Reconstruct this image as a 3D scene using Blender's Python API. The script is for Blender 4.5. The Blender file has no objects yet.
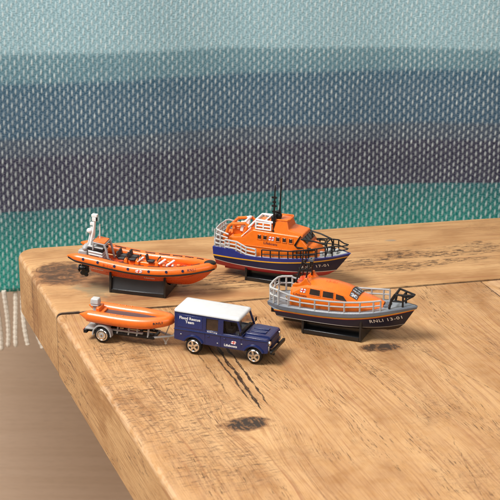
import bpy, bmesh, math, random
from mathutils import Vector, Matrix
from mathutils.bvhtree import BVHTree
S = 0.001                      # everything below is written in millimetres
R = math.radians
scene = bpy.context.scene
COL = scene.collection
random.seed(7)

# ------------------------------------------------------------------ materials
class NT:
    """small expression helper for shader nodes"""
    def __init__(s, name):
        s.m = bpy.data.materials.new(name); s.m.use_nodes = True
        s.t = s.m.node_tree; s.t.nodes.clear()
        s.out = s.t.nodes.new('ShaderNodeOutputMaterial')
        s.b = s.t.nodes.new('ShaderNodeBsdfPrincipled')
        s.t.links.new(s.b.outputs[0], s.out.inputs[0])
    def put(s, sock, v):
        if isinstance(v, bpy.types.NodeSocket): s.t.links.new(v, sock)
        elif v is not None: sock.default_value = v
    def math(s, op, a, b=None, c=None, clamp=False):
        n = s.t.nodes.new('ShaderNodeMath'); n.operation = op; n.use_clamp = clamp
        s.put(n.inputs[0], a); s.put(n.inputs[1], b)
        if c is not None: s.put(n.inputs[2], c)
        return n.outputs[0]
    def add(s, a, b): return s.math('ADD', a, b)
    def sub(s, a, b): return s.math('SUBTRACT', a, b)
    def mul(s, a, b): return s.math('MULTIPLY', a, b)
    def mx(s, a, b): return s.math('MAXIMUM', a, b)
    def smooth(s, v, lo, hi, a=0.0, b=1.0):
        n = s.t.nodes.new('ShaderNodeMapRange'); n.interpolation_type = 'SMOOTHSTEP'
        s.put(n.inputs[0], v); n.inputs[1].default_value = lo; n.inputs[2].default_value = hi
        n.inputs[3].default_value = a; n.inputs[4].default_value = b
        return n.outputs[0]
    def xyz(s, x, y, z):
        n = s.t.nodes.new('ShaderNodeCombineXYZ')
        for i, v in enumerate((x, y, z)): s.put(n.inputs[i], v)
        return n.outputs[0]
    def sep(s, v):
        n = s.t.nodes.new('ShaderNodeSeparateXYZ'); s.put(n.inputs[0], v); return n.outputs
    def coords(s, which='Object', scale=1000.0):
        n = s.t.nodes.new('ShaderNodeTexCoord')
        m = s.t.nodes.new('ShaderNodeVectorMath'); m.operation = 'SCALE'
        s.t.links.new(n.outputs[which], m.inputs[0]); m.inputs[3].default_value = scale
        return m.outputs[0]
    def noise(s, vec, scale=1.0, detail=3.0, rough=0.5, dist=0.0):
        n = s.t.nodes.new('ShaderNodeTexNoise')
        s.put(n.inputs['Vector'], vec); n.inputs['Scale'].default_value = scale
        n.inputs['Detail'].default_value = detail; n.inputs['Roughness'].default_value = rough
        n.inputs['Distortion'].default_value = dist
        return n.outputs[0]
    def ramp(s, f, stops):
        n = s.t.nodes.new('ShaderNodeValToRGB'); s.put(n.inputs[0], f)
        e = n.color_ramp.elements
        while len(e) < len(stops): e.new(0.5)
        for k, (p, c) in enumerate(stops):
            e[k].position = p; e[k].color = (*c, 1) if len(c) == 3 else c
        return n.outputs[0]
    def mix(s, f, a, b, mode='MIX'):
        n = s.t.nodes.new('ShaderNodeMix'); n.data_type = 'RGBA'; n.blend_type = mode
        s.put(n.inputs[0], f)
        s.put(n.inputs[6], (*a, 1) if isinstance(a, tuple) else a)
        s.put(n.inputs[7], (*b, 1) if isinstance(b, tuple) else b)
        return n.outputs[2]
    def bump(s, h, strength=0.3, dist=0.0002):
        n = s.t.nodes.new('ShaderNodeBump'); n.inputs['Strength'].default_value = strength
        n.inputs['Distance'].default_value = dist; s.put(n.inputs['Height'], h)
        s.t.links.new(n.outputs[0], s.b.inputs['Normal'])
    def set(s, **k):
        names = dict(col='Base Color', rough='Roughness', metal='Metallic', coat='Coat Weight',
                     crough='Coat Roughness', trans='Transmission Weight', ior='IOR',
                     sss='Subsurface Weight', spec='Specular IOR Level', sheen='Sheen Weight', alpha='Alpha')
        for a, v in k.items():
            if a == 'col' and isinstance(v, tuple): v = (*v, 1)
            s.put(s.b.inputs[names[a]], v)

def paint(name, col, rough=0.35, coat=0.3, metal=0.0, var=0.06, bump=0.09, spec=0.5):
    n = NT(name); c = n.coords()
    f = n.noise(c, 0.35, 4, 0.6)
    g = n.noise(c, 2.2, 3, 0.6)
    lo = tuple(x * (1 - var) for x in col); hi = tuple(min(1, x * (1 + var)) for x in col)
    n.set(col=n.mix(n.smooth(f, .3, .7), lo, hi), rough=n.smooth(g, .25, .75, rough * .8, min(1, rough * 1.25)),
          coat=coat, crough=.15, metal=metal, spec=spec)
    n.bump(n.add(n.mul(n.noise(c, 1.1, 2), .7), n.mul(g, .3)), bump, 0.00015)
    return n.m

M = {}
M['orange'] = paint('orange_plastic', (0.76, 0.155, 0.008), .30, .3)
M['orange_tube'] = paint('orange_tube_plastic', (0.74, 0.140, 0.010), .33, .25)
M['orange_hull'] = paint('orange_hull_plastic', (0.66, 0.085, 0.006), .25, .5)
M['orange_dark'] = paint('deep_orange_plastic', (0.60, 0.060, 0.008), .3, .3)
M['blue_hull'] = paint('bright_navy_paint', (0.026, 0.036, 0.205), .34, .12, spec=.28, var=.05)
M['navy_hull'] = paint('dark_navy_paint', (0.012, 0.014, 0.050), .34, .12, spec=.28, var=.05)
M['ink_hull'] = paint('ink_navy_paint', (0.012, 0.012, 0.032), .34, .12, spec=.28, var=.05)
M['red_hull'] = paint('red_antifoul_paint', (0.38, 0.012, 0.022), .35, .3)
M['bottom_hull'] = paint('dark_antifoul_paint', (0.030, 0.018, 0.018), .34, .12, spec=.28, var=.05)
M['yellow'] = paint('yellow_line_paint', (0.78, 0.40, 0.02), .4, .2)
M['redline'] = paint('red_line_paint', (0.55, 0.03, 0.02), .4, .2)
M['white'] = paint('white_plastic', (0.80, 0.80, 0.79), .4, .2, var=.04)
M['roofwhite'] = paint('white_enamel', (0.57, 0.59, 0.60), .40, .25, var=.03)
M['lightgrey'] = paint('light_grey_plastic', (0.46, 0.47, 0.46), .45, .1)
M['railgrey'] = paint('rail_grey_plastic', (0.36, 0.36, 0.36), .42, .15)
M['slate'] = paint('slate_grey_plastic', (0.105, 0.120, 0.145), .4, .2)
M['deckslate'] = paint('deck_grey_plastic', (0.215, 0.24, 0.265), .5, .1)
M['black'] = paint('black_plastic', (0.009, 0.009, 0.010), .38, .08, spec=.3)
M['stand'] = paint('stand_black_plastic', (0.010, 0.010, 0.011), .22, .25, spec=.4, bump=.08)
M['panelgrey'] = paint('stand_panel_plastic', (0.032, 0.032, 0.034), .42, .2, bump=.1)
M['rubber'] = paint('tyre_rubber', (0.011, 0.010, 0.010), .6, 0, spec=.25)
M['vanblue'] = paint('van_navy_enamel', (0.011, 0.019, 0.088), .24, .45, var=.03, spec=.35, bump=.03)
M['vanblue2'] = paint('van_panel_blue', (0.012, 0.023, 0.112), .26, .4, var=.03, spec=.35, bump=.03)
M['chrome'] = paint('chrome_plating', (0.80, 0.78, 0.75), .16, 0, 1.0)
M['steel'] = paint('grey_metal', (0.42, 0.42, 0.43), .35, .1, .6)
M['seatblack'] = paint('seat_black', (0.020, 0.019, 0.020), .45, .1)
M['floorplum'] = paint('plum_grey_floor', (0.060, 0.036, 0.044), .5, .1)
M['clearplastic'] = paint('dull_clear_plastic', (0.60, 0.57, 0.52), .25, .3)
M['brown'] = paint('worn_brass_hub', (0.30, 0.19, 0.09), .4, .1, .5)
def dark_glass():
    n = NT('dark_window_glass'); c = n.coords()
    n.set(col=n.mix(n.noise(c, .5, 3), (0.012, 0.008, 0.007), (0.05, 0.028, 0.018)), rough=.12, coat=.4)
    return n.m
M['darkglass'] = dark_glass()
def clear_glass():
    n = NT('clear_window_plastic')
    n.set(col=(0.85, 0.84, 0.83), rough=.05, trans=1.0, ior=1.2, spec=.4)
    return n.m
M['glass'] = clear_glass()
def pale_glass():
    n = NT('pale_windscreen'); c = n.coords()
    n.set(col=n.mix(n.smooth(n.noise(c, .9, 2), .42, .6), (0.10, 0.10, 0.12), (0.60, 0.62, 0.66)), rough=.15, coat=.4)
    return n.m
M['paleglass'] = pale_glass()

# ---- wood
def wood(name, ang, seed, light, mid, knots=(), cracks=(), cut=(.60, .72), saw=0.5, rough_patch=None, rays=(), blots=(), seams=(), tint=None):
    n = NT(name)
    P = n.coords(); x, y, z = n.sep(P)[0:3]
    ca, sa = math.cos(ang), math.sin(ang)
    g = n.add(n.mul(x, ca), n.mul(y, sa))
    c = n.sub(n.mul(y, ca), n.mul(x, sa))
    # bend the grain slowly and round each knot
    lowv = n.xyz(n.add(n.mul(g, .008), seed), n.mul(c, .02), n.mul(z, .02))
    warp = n.mul(n.sub(n.noise(lowv, 1, 2), .5), 15.0)
    cw = n.add(c, warp)
    knot_mask = None; knot_dark = None
    for (kx, ky, ra, rb, ka, dk) in knots:
        dx = n.sub(x, kx); dy = n.sub(y, ky)
        kc, ks = math.cos(ka), math.sin(ka)
        u = n.math('DIVIDE', n.add(n.mul(dx, kc), n.mul(dy, ks)), ra)
        v = n.math('DIVIDE', n.sub(n.mul(dy, kc), n.mul(dx, ks)), rb)
        wob = n.mul(n.sub(n.noise(n.xyz(n.mul(x, .15), n.mul(y, .22), seed), 1, 5, .65), .5), 1.5)
        d = n.math('SQRT', n.add(n.mul(u, u), n.mul(v, v)))
        d = n.add(d, wob)
        # signed cross distance pushes grain away from the knot
        dc = n.sub(c, -kx * sa + ky * ca); dg = n.sub(g, kx * ca + ky * sa)
        rr = max(ra, rb)
        e = n.math('EXPONENT', n.mul(n.add(n.mul(n.mul(dc, dc), 1.0), n.mul(n.mul(dg, dg), .25)), -1.0 / (rr * rr * 1.8)))
        cw = n.sub(cw, n.mul(n.mul(dc, e), .75))
        m1 = n.smooth(d, 1.45, .95); m2 = n.mul(n.smooth(d, 1.08, .84), dk)
        knot_mask = m1 if knot_mask is None else n.mx(knot_mask, m1)
        knot_dark = m2 if knot_dark is None else n.mx(knot_dark, m2)
    V = lambda a, b, k=0.0: n.xyz(n.add(n.mul(g, a), seed + k), n.add(n.mul(cw, b), n.mul(z, b * .30)), n.mul(z, b * .30))
    broad = n.noise(V(.006, .045), 1, 3, .55)
    rings = n.noise(V(.009, .30, 3), 1, 4, .6)
    fine = n.noise(V(.05, 1.7, 5), 1, 3, .6)
    fib = n.noise(V(.22, 4.5, 6), 1, 2, .6)
    col = n.ramp(broad, [(0.25, mid), (0.5, tuple((a + b) / 2 for a, b in zip(light, mid))), (0.72, light)])
    zone = n.noise(n.xyz(n.add(n.mul(g, .010), seed * 5), n.mul(c, .022), n.mul(z, .02)), 1, 2)
    col = n.mix(n.mul(n.smooth(rings, .52, .66), .34), col, (mid[0] * .82, mid[1] * .70, mid[2] * .58))
    streaks = n.noise(V(.018, .85, 17), 1, 3, .6)
    col = n.mix(n.mul(n.smooth(streaks, .49, .64), n.smooth(zone, .35, .60, .30, .85)), col, (0.33, 0.165, 0.070))
    col = n.mix(n.mul(n.smooth(fine, .52, .70), .34), col, (mid[0] * .62, mid[1] * .48, mid[2] * .38))
    col = n.mix(n.mul(n.smooth(fib, .52, .72), .26), col, (mid[0] * .55, mid[1] * .42, mid[2] * .34))
    pat = n.noise(n.xyz(n.add(n.mul(g, .016), seed * 7), n.mul(c, .032), n.mul(z, .03)), 1, 4, .65)
    col = n.mix(n.mul(n.smooth(pat, .46, .68), .62), col, (mid[0] * .66, mid[1] * .56, mid[2] * .46))
    red = n.noise(V(.008, .50, 31), 1, 2, .5)
    col = n.mix(n.mul(n.smooth(red, .62, .70), .60), col, (0.30, 0.125, 0.050))
    pale_edge = n.mul(n.smooth(z, -.25, -1.1), n.smooth(z, -4.4, -2.8))  # paler band just below the top, along the rounded board edges
    wn = n.noise(n.xyz(n.mul(x, .15), n.mul(y, .15), n.mul(z, .4)), 1, 3)
    col = n.mix(n.mul(n.mul(pale_edge, n.smooth(wn, .35, .6)), .28), col, (0.76, 0.56, 0.38))
    if tint: # large reddish or pale clouds
        cl = n.noise(n.xyz(n.mul(g, .012), n.add(n.mul(c, .03), seed), n.mul(z, .03)), 1, 3)
        col = n.mix(n.mul(n.smooth(cl, .52, .68), .45), col, tint)
    # short dark pores / checks along the grain, in patches
    patch = n.noise(n.xyz(n.add(n.mul(g, .016), seed * 2), n.mul(c, .045), n.mul(z, .04)), 1, 2)
    pores = n.noise(V(.11, 1.7, 9), 1, 3, .7)
    pm = n.mul(n.smooth(pores, cut[0], cut[1]), n.smooth(patch, .48, .62))
    if rough_patch:
        for (rx, ry, ra, rb, ka, amt) in rough_patch:
            dx = n.sub(x, rx); dy = n.sub(y, ry); kc, ks = math.cos(ka), math.sin(ka)
            u = n.math('DIVIDE', n.add(n.mul(dx, kc), n.mul(dy, ks)), ra)
            v = n.math('DIVIDE', n.sub(n.mul(dy, kc), n.mul(dx, ks)), rb)
            d = n.add(n.math('SQRT', n.add(n.mul(u, u), n.mul(v, v))), n.mul(n.sub(n.noise(n.xyz(n.mul(x, .05), n.mul(y, .05), 0.0), 1, 2), .5), .8))
            holes = n.smooth(n.noise(V(.17, .75, 12), 1, 4, .7), .49, .57)
            stripe = n.smooth(n.noise(V(.02, .22, 14), 1, 2, .5), .42, .52)
            pm = n.mx(pm, n.mul(n.mul(n.mul(holes, stripe), n.smooth(d, 1.1, .6)), amt))
    col = n.mix(n.mul(pm, .86), col, (0.050, 0.024, 0.013))
    # saw marks right across the grain
    swp = n.noise(n.xyz(n.mul(g, .02), n.add(n.mul(c, .02), seed * 3), 0.0), 1, 2)
    sw = n.noise(n.xyz(n.mul(g, .80), n.mul(c, .085), seed), 1, 4, .75)
    swf = n.noise(n.xyz(n.mul(g, .5), n.mul(c, .28), seed), 1, 5, .75)
    reg = n.mul(n.smooth(swp, .46, .66), .7)
    for (rx, ry, rr) in rays:
        dx = n.sub(x, rx); dy = n.sub(y, ry)
        reg = n.mx(reg, n.smooth(n.math('SQRT', n.add(n.mul(dx, dx), n.mul(dy, dy))), rr * 1.4, rr * .4, 0, 1.9))
    sawm = n.mul(n.mul(n.smooth(sw, .46, .64), n.smooth(swf, .42, .58)), n.mul(n.mul(reg, saw), n.smooth(z, -1.6, -.6)))
    grm = n.mul(n.smooth(n.noise(V(.09, 1.3, 41), 1, 3, .65), .52, .64), n.mul(n.mul(reg, saw), .40))
    sawm = n.mx(sawm, n.mul(grm, n.smooth(z, -1.6, -.6)))
    col = n.mix(n.mul(sawm, .82), col, (0.085, 0.045, 0.024))
    # blotches (grey stains, reddish heartwood)
    for (rx, ry, ra, rb, ka, bc, amt) in blots:
        dx = n.sub(x, rx); dy = n.sub(y, ry); kc, ks = math.cos(ka), math.sin(ka)
        u = n.math('DIVIDE', n.add(n.mul(dx, kc), n.mul(dy, ks)), ra)
        v = n.math('DIVIDE', n.sub(n.mul(dy, kc), n.mul(dx, ks)), rb)
        d = n.add(n.math('SQRT', n.add(n.mul(u, u), n.mul(v, v))), n.mul(n.sub(n.noise(n.xyz(n.mul(x, .13), n.mul(y, .13), 4.0), 1, 3), .5), 1.4))
        streak = n.smooth(n.noise(V(.05, .7, 21), 1, 3, .6), .28, .62, .45, 1.0)
        col = n.mix(n.mul(n.mul(n.smooth(d, 1.15, .55), streak), amt), col, bc)
    h_cr = None
    # long open cracks given as line segments (x0,y0,x1,y1,width)
    for (x0, y0, x1, y1, w) in cracks:
        L = math.hypot(x1 - x0, y1 - y0); ux, uy = (x1 - x0) / L, (y1 - y0) / L
        dx = n.sub(x, x0); dy = n.sub(y, y0)
        al = n.add(n.mul(dx, ux), n.mul(dy, uy)); ac = n.sub(n.mul(dy, ux), n.mul(dx, uy))
        big = w > 1
        wv = n.mul(n.sub(n.noise(n.xyz(n.mul(al, .05 if big else .09), x0, y1), 1, 5, .62), .5), 5.0)
        dd = n.math('ABSOLUTE', n.add(ac, wv))
        wid = n.mul(n.smooth(n.noise(n.xyz(n.mul(al, .10 if big else .2), y0, 3.0), 1, 4, .7), .25, .75, .10, .85), w)
        ends = n.mul(n.smooth(al, 0, L * .18), n.smooth(al, L, L * .78))
        m = n.smooth(n.sub(dd, n.mul(wid, ends)), .22, -.18)
        if not big: m = n.mul(m, n.smooth(n.noise(n.xyz(n.mul(al, .22), n.mul(ac, .5), x1), 1, 3, .6), .36, .56))
        else: m = n.mul(m, n.smooth(n.noise(n.xyz(n.mul(al, .12), n.mul(ac, 1.6), x1), 1, 3, .6), .34, .44))
        m = n.mul(m, min(1.0, .42 + .5 * w))
        h_cr = m if h_cr is None else n.mx(h_cr, m)
    if h_cr is not None:
        col = n.mix(n.mul(h_cr, .96), col, (0.022, 0.010, 0.006))
    for (x0, y0, x1, y1, w) in seams:
        L = math.hypot(x1 - x0, y1 - y0); ux, uy = (x1 - x0) / L, (y1 - y0) / L
        dx = n.sub(x, x0); dy = n.sub(y, y0)
        al = n.add(n.mul(dx, ux), n.mul(dy, uy)); ac = n.math('ABSOLUTE', n.sub(n.mul(dy, ux), n.mul(dx, uy)))
        ac = n.sub(ac, n.mul(n.sub(n.noise(n.xyz(n.mul(al, .12), 0.0, x0), 1, 3, .6), .45), w * 1.3))
        ins = n.mul(n.smooth(al, -1.0, 0), n.smooth(al, L + 1.0, L))
        col = n.mix(n.mul(n.mul(n.smooth(ac, w * 1.25, w * .7), ins), .92), col, (0.045, 0.022, 0.013))
    if knot_mask is not None:
        swirl = n.noise(n.xyz(n.mul(g, .16), n.mul(cw, .9), 2.0), 1, 4, .65, .6)
        kc_ = n.mix(n.smooth(swirl, .35, .65), (0.26, 0.115, .045), (0.07, .030, .014))
        col = n.mix(n.mul(knot_mask, .85), col, kc_)
        kd = n.mul(knot_dark, n.smooth(swirl, .36, .52, .30, 1.0))
        col = n.mix(kd, col, (0.035, 0.024, 0.018))
    n.set(col=col, rough=n.smooth(fine, .3, .7, .46, .62), spec=.35)
    h = n.add(n.mul(fine, .35), n.add(n.mul(rings, .6), n.mul(fib, .15)))
    h = n.sub(n.sub(h, n.mul(pm, .9)), n.mul(sawm, .5))
    h = n.add(h, n.mul(n.noise(n.xyz(n.mul(x, .03), n.mul(y, .03), z), 1, 2), 1.5))
    n.bump(h, .7, 0.0004)
    return n.m

# ------------------------------------------------------------------ mesh helpers
class MB:
    def __init__(s): s.v = []; s.f = []; s.mi = []; s.mats = []; s.uv = None
    def mat(s, m):
        m = M[m] if isinstance(m, str) else m
        if m not in s.mats: s.mats.append(m)
        return s.mats.index(m)
    def face(s, idx, m): s.f.append(tuple(idx)); s.mi.append(s.mat(m))
    def vert(s, p): s.v.append(tuple(p)); return len(s.v) - 1
    def poly(s, pts, m): s.face([s.vert(p) for p in pts], m)
    def box(s, c, d, m, rot=None, taper=1.0):
        hx, hy, hz = d[0] / 2, d[1] / 2, d[2] / 2
        P = []
        for sx, sy, sz in ((-1,-1,-1),(1,-1,-1),(1,1,-1),(-1,1,-1),(-1,-1,1),(1,-1,1),(1,1,1),(-1,1,1)):
            k = taper if sz > 0 else 1
            p = Vector((sx * hx * k, sy * hy * k, sz * hz))
            if rot is not None: p = rot @ p
            P.append(s.vert(p + Vector(c)))
        for q in ((0,3,2,1),(4,5,6,7),(0,1,5,4),(1,2,6,5),(2,3,7,6),(3,0,4,7)): s.face([P[i] for i in q], m)
        return s
    def tube(s, pts, r, m, n=8, cap=True):
        pts = [Vector(p) for p in pts]; N = len(pts)
        rs = r if isinstance(r, (list, tuple)) else [r] * N
        rings = []; prev = None
        for i, p in enumerate(pts):
            a = pts[max(i - 1, 0)]; b = pts[min(i + 1, N - 1)]
            t = (b - a).normalized()
            if prev is None:
                up = Vector((0, 0, 1)) if abs(t.z) < .9 else Vector((1, 0, 0))
                u = t.cross(up).normalized()
            else:
                u = (prev - t * prev.dot(t)).normalized()
            prev = u; w = t.cross(u)
            k = 1.0
            if 0 < i < N - 1:
                c = (pts[i] - a).normalized().dot((b - pts[i]).normalized())
                k = min(1.4, 1 / max(.5, math.sqrt(max(.02, (1 + c) / 2))))
            rings.append([s.vert(p + (u * math.cos(2 * math.pi * j / n) + w * math.sin(2 * math.pi * j / n)) * rs[i] * (k if rs[i] < .9 else 1)) for j in range(n)])
        for i in range(N - 1):
            for j in range(n):
                s.face((rings[i][j], rings[i][(j + 1) % n], rings[i + 1][(j + 1) % n], rings[i + 1][j]), m)
        if cap:
            s.face(rings[0][::-1], m); s.face(rings[-1], m)
        return s
    def prism(s, pts, m, msides=None):
        """pts: (x,z,half width) outline; symmetric about y=0"""
        a = [s.vert((x, -w, z)) for x, z, w in pts]; b = [s.vert((x, w, z)) for x, z, w in pts]
        s.face(a, msides or m); s.face(b[::-1], msides or m)
        k = len(pts)
        for i in range(k): s.face((a[(i + 1) % k], a[i], b[i], b[(i + 1) % k]), m)
        return s
    def slab(s, pts, y0, y1, m):
        """outline in x,z extruded from y0 to y1"""
        a = [s.vert((x, y0, z)) for x, z in pts]; b = [s.vert((x, y1, z)) for x, z in pts]
        s.face(a, m); s.face(b[::-1], m); k = len(pts)
        for i in range(k): s.face((a[(i + 1) % k], a[i], b[i], b[(i + 1) % k]), m)
        return s
    def disc(s, c, axis, r, h, m, n=24, r2=None):
        c = Vector(c); ax = Vector(axis).normalized()
        s.tube([c - ax * h / 2, c + ax * h / 2], [r, r if r2 is None else r2], m, n)
        return s
    def ball(s, c, r, m, n=14, k=9):
        if not isinstance(r, (tuple, list)): r = (r, r, r)
        rows = []
        for i in range(1, k):
            th = math.pi * i / k
            rows.append([s.vert((c[0] + r[0] * math.sin(th) * math.cos(2 * math.pi * j / n), c[1] + r[1] * math.sin(th) * math.sin(2 * math.pi * j / n), c[2] + r[2] * math.cos(th))) for j in range(n)])
        t = s.vert((c[0], c[1], c[2] + r[2])); b = s.vert((c[0], c[1], c[2] - r[2]))
        for j in range(n):
            s.face((t, rows[0][j], rows[0][(j + 1) % n]), m); s.face((b, rows[-1][(j + 1) % n], rows[-1][j]), m)
        for i in range(len(rows) - 1):
            for j in range(n): s.face((rows[i][j], rows[i + 1][j], rows[i + 1][(j + 1) % n], rows[i][(j + 1) % n]), m)
        return s
    def mesh(s, name):
        me = bpy.data.meshes.new(name)
        me.from_pydata([(x * S, y * S, z * S) for x, y, z in s.v], [], s.f)
        for m in s.mats: me.materials.append(m)
        me.polygons.foreach_set('material_index', s.mi)
        bm = bmesh.new(); bm.from_mesh(me)
        bmesh.ops.remove_doubles(bm, verts=bm.verts, dist=1e-7)
        bmesh.ops.recalc_face_normals(bm, faces=bm.faces)
        bm.to_mesh(me); bm.free()
        return me
    def build(s, name, parent=None, bevel=0.0, seg=2, sharp=38, smooth=True):
        me = s.mesh(name)
        if smooth:
            me.polygons.foreach_set('use_smooth', [True] * len(me.polygons))
            me.set_sharp_from_angle(angle=R(sharp))
        o = bpy.data.objects.new(name, me); COL.objects.link(o)
        if parent: o.parent = parent
        if bevel:
            b = o.modifiers.new('soft_edges', 'BEVEL'); b.width = bevel * S; b.segments = seg
            b.limit_method = 'ANGLE'; b.angle_limit = R(30); b.harden_normals = False
        return o

def tag(o, label=None, cat=None, group=None, kind=None):
    if label: o['label'] = label
    if cat: o['category'] = cat
    if group: o['group'] = group
    if kind: o['kind'] = kind
    return o
def thing(name, label, cat, x, y, deg, group=None, z=0.0):
    o = bpy.data.objects.new(name, None); COL.objects.link(o)
    o.empty_display_size = .01
    o.location = (x * S, y * S, z * S); o.rotation_euler = (0, 0, R(deg))
    return tag(o, label, cat, group)

def crom(keys, n):
    """Catmull-Rom through keys (tuples), n samples"""
    K = [Vector(k) for k in keys]; m = len(K) - 1; out = []
    for i in range(n):
        t = i / (n - 1) * m; j = min(int(t), m - 1); f = t - j
        p0 = K[j - 1] if j > 0 else K[0] * 2 - K[1]; p1, p2 = K[j], K[j + 1]
        p3 = K[j + 2] if j + 2 <= m else K[m] * 2 - K[m - 1]
        out.append(((p1 * 2) + (p2 - p0) * f + (p0 * 2 - p1 * 5 + p2 * 4 - p3) * f * f + (p1 * 3 - p0 - p2 * 3 + p3) * f ** 3) * .5)
    return out

def hull(rows, mats, n=49, deck=None):
    """rows bottom to top of key points (x,half,z); mats for strips between rows"""
    mb = MB(); C = [crom(r, n) for r in rows]
    for c in C:
        for p in c: p.y = max(p.y, 0.0)
    for sgn in (-1, 1):
        G = [[mb.vert((p.x, sgn * p.y, p.z)) for p in c] for c in C]
        for r in range(len(rows) - 1):
            for i in range(n - 1):
                mb.face((G[r][i], G[r][i + 1], G[r + 1][i + 1], G[r + 1][i]), mats[r])
    for r in range(len(rows) - 1):      # transom
        a, b = C[r][0], C[r + 1][0]
        mb.poly([(a.x, -a.y, a.z), (b.x, -b.y, b.z), (b.x, b.y, b.z), (a.x, a.y, a.z)], mats[r])
        a, b = C[r][-1], C[r + 1][-1]
        if a.y > .02 or b.y > .02: mb.poly([(a.x, -a.y, a.z), (b.x, -b.y, b.z), (b.x, b.y, b.z), (a.x, a.y, a.z)], mats[r])
    return mb, C
def decksheet(mb, row, m, inset=0.0, dz=0.0, cols=4):
    for i in range(len(row) - 1):
        for k in range(cols):
            a, b = -1 + 2 * k / cols, -1 + 2 * (k + 1) / cols
            p, q = row[i], row[i + 1]
            hp, hq = max(p.y - inset, 0), max(q.y - inset, 0)
            mb.poly([(p.x, hp * a, p.z + dz), (q.x, hq * a, q.z + dz), (q.x, hq * b, q.z + dz), (p.x, hp * b, p.z + dz)], m)
    return mb

def bvh_of(objs):
    vs, fs = [], []
    for o in objs:
        k = len(vs); vs += [v.co.copy() for v in o.data.vertices]
        fs += [[i + k for i in p.vertices] for p in o.data.polygons]
    return BVHTree.FromPolygons(vs, fs)
def text_tris(body, size, bold=.0, spacing=1.0, shear=0.0):
    cu = bpy.data.curves.new('lettering', 'FONT'); cu.body = body; cu.size = size
    cu.align_x = 'CENTER'; cu.align_y = 'CENTER'; cu.offset = bold; cu.space_character = spacing; cu.shear = shear
    cu.resolution_u = 3; cu.space_line = .95
    ob = bpy.data.objects.new('lettering', cu); COL.objects.link(ob)
    bpy.context.view_layer.update()
    me = bpy.data.meshes.new_from_object(ob.evaluated_get(bpy.context.evaluated_depsgraph_get()))
    vs = [(v.co.x, v.co.y) for v in me.vertices]; fs = [tuple(p.vertices) for p in me.polygons]
    bpy.data.objects.remove(ob); bpy.data.curves.remove(cu); bpy.data.meshes.remove(me)
    return vs, fs
def project(name, vs, fs, mats, fmat, targets, place, direction, parent, off=.10, label=None):
    """lay flat artwork (u,v) on the surface of targets: place(u,v)->3D start, ray along direction"""
    bvh = bvh_of(targets); mb = MB(); d = Vector(direction).normalized(); ids = []
    for (u, v) in vs:
        p = Vector(place(u, v)); hit = bvh.ray_cast(p * S, d)
        q = hit[0] / S if hit[0] is not None else p + d * 40
        ids.append(mb.vert(q - d * off))
    for f, k in zip(fs, fmat): mb.face([ids[i] for i in f], mats[k])
    o = mb.build(name, parent, smooth=False)
    if label: o['label'] = label
    return o
def side_text(body, x, z, size, m, targets, parent, bold=.0, spacing=1.0, tilt=0.0, sx=1.0, shear=0.0, off=.10):
    vs, fs = text_tris(body, size, bold, spacing, shear); ct, st = math.cos(R(tilt)), math.sin(R(tilt))
    return project('lettering', vs, fs, [m], [0] * len(fs), targets,
                   lambda u, v: (x + u * sx * ct - v * st, -60, z + u * sx * st + v * ct), (0, 1, 0), parent, off)
def side_flag(x, z, w, h, targets, parent, tilt=0):
    """little white house flag with red cross and blue edges"""
    us = [-.5, -.36, -.10, .10, .36, .5]; vv = [-.5, -.34, -.13, .13, .34, .5]
    vs = [(u * w, v * h) for v in vv for u in us]; fs = []; k = []
    for j in range(5):
        for i in range(5):
            fs.append((j * 6 + i, j * 6 + i + 1, (j + 1) * 6 + i + 1, (j + 1) * 6 + i))
            k.append(1 if (i == 2 or j == 2) else (2 if (i in (0, 4) and j in (0, 4)) else 0))
    ct, st = math.cos(R(tilt)), math.sin(R(tilt))
    return project('flag_emblem', vs, fs, ['white', 'redline', 'blue_hull'], k, targets,
                   lambda u, v: (x + u * ct - v * st + v * .25, -60, z + u * st + v * ct), (0, 1, 0), parent, .12)

# ------------------------------------------------------------------ the table
GE = math.atan2(.2, 1.0); GP = math.atan2(-133.6, 48.1)
SEAM = [(-125, -109.1, -104, -105.4, 1.5), (-106, -105.8, -49, -95.8, .95), (-49, -95.8, 160, -50.9, .85), (160, -50.9, 430, 7.0, .9)]
SEAM2 = (146.8, -54.3, 360, -646, .6)
wood_end = wood('end_board_wood', GE, 1.3, (0.58, 0.355, 0.165), (0.435, 0.235, 0.095),
    knots=[(-120, -42, 17, 17, .3, .55), (-100, -34, 20, 11, .3, .35)],
    blots=[(-62, -79, 36, 9, .2, (0.25, .10, .045), .75), (-98, -66, 19, 13, -.5, (0.24, .19, .11), .9), (-96, -42, 42, 21, .15, (.30, .12, .045), .8),
           (95, 18, 4, 2.2, .1, (.20, .19, .16), .8), (-15, -79, 42, 6, .2, (.34, .15, .06), .6)],
    rough_patch=[(-22, -56, 54, 20, .2, 1.0), (100, -18, 80, 21, .28, 1.0), (165, 5, 64, 17, .3, .9)], saw=.2, seams=SEAM)
wood_pl = wood('plank_wood', GP, 4.1, (0.57, 0.345, 0.160), (0.41, 0.215, 0.083),
    knots=[(-1.5, -254, 11, 6.6, .25, 1.0), (75.5, -156.5, 11, 5, .1, .8), (-10, -116, 14, 5, .3, .15)],
    cracks=[(-22, -146, 8, -243, 1.9), (-16.5, -146, 11.5, -236, 1.3), (-26, -150, 2, -232, 1.05), (-32, -160, -10, -224, .7), (52, -150, 96, -262, .5), (92, -150, 150, -238, .5), (104, -262, 114, -345, .4)],
    saw=.62, rays=[(-58, -215, 44), (-35, -250, 38), (-70, -160, 24), (-15, -300, 30)], cut=(.59, .66),
    blots=[(-40, -112, 45, 5, .22, (.34, .16, .07), .45)], seams=SEAM + [SEAM2])
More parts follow.
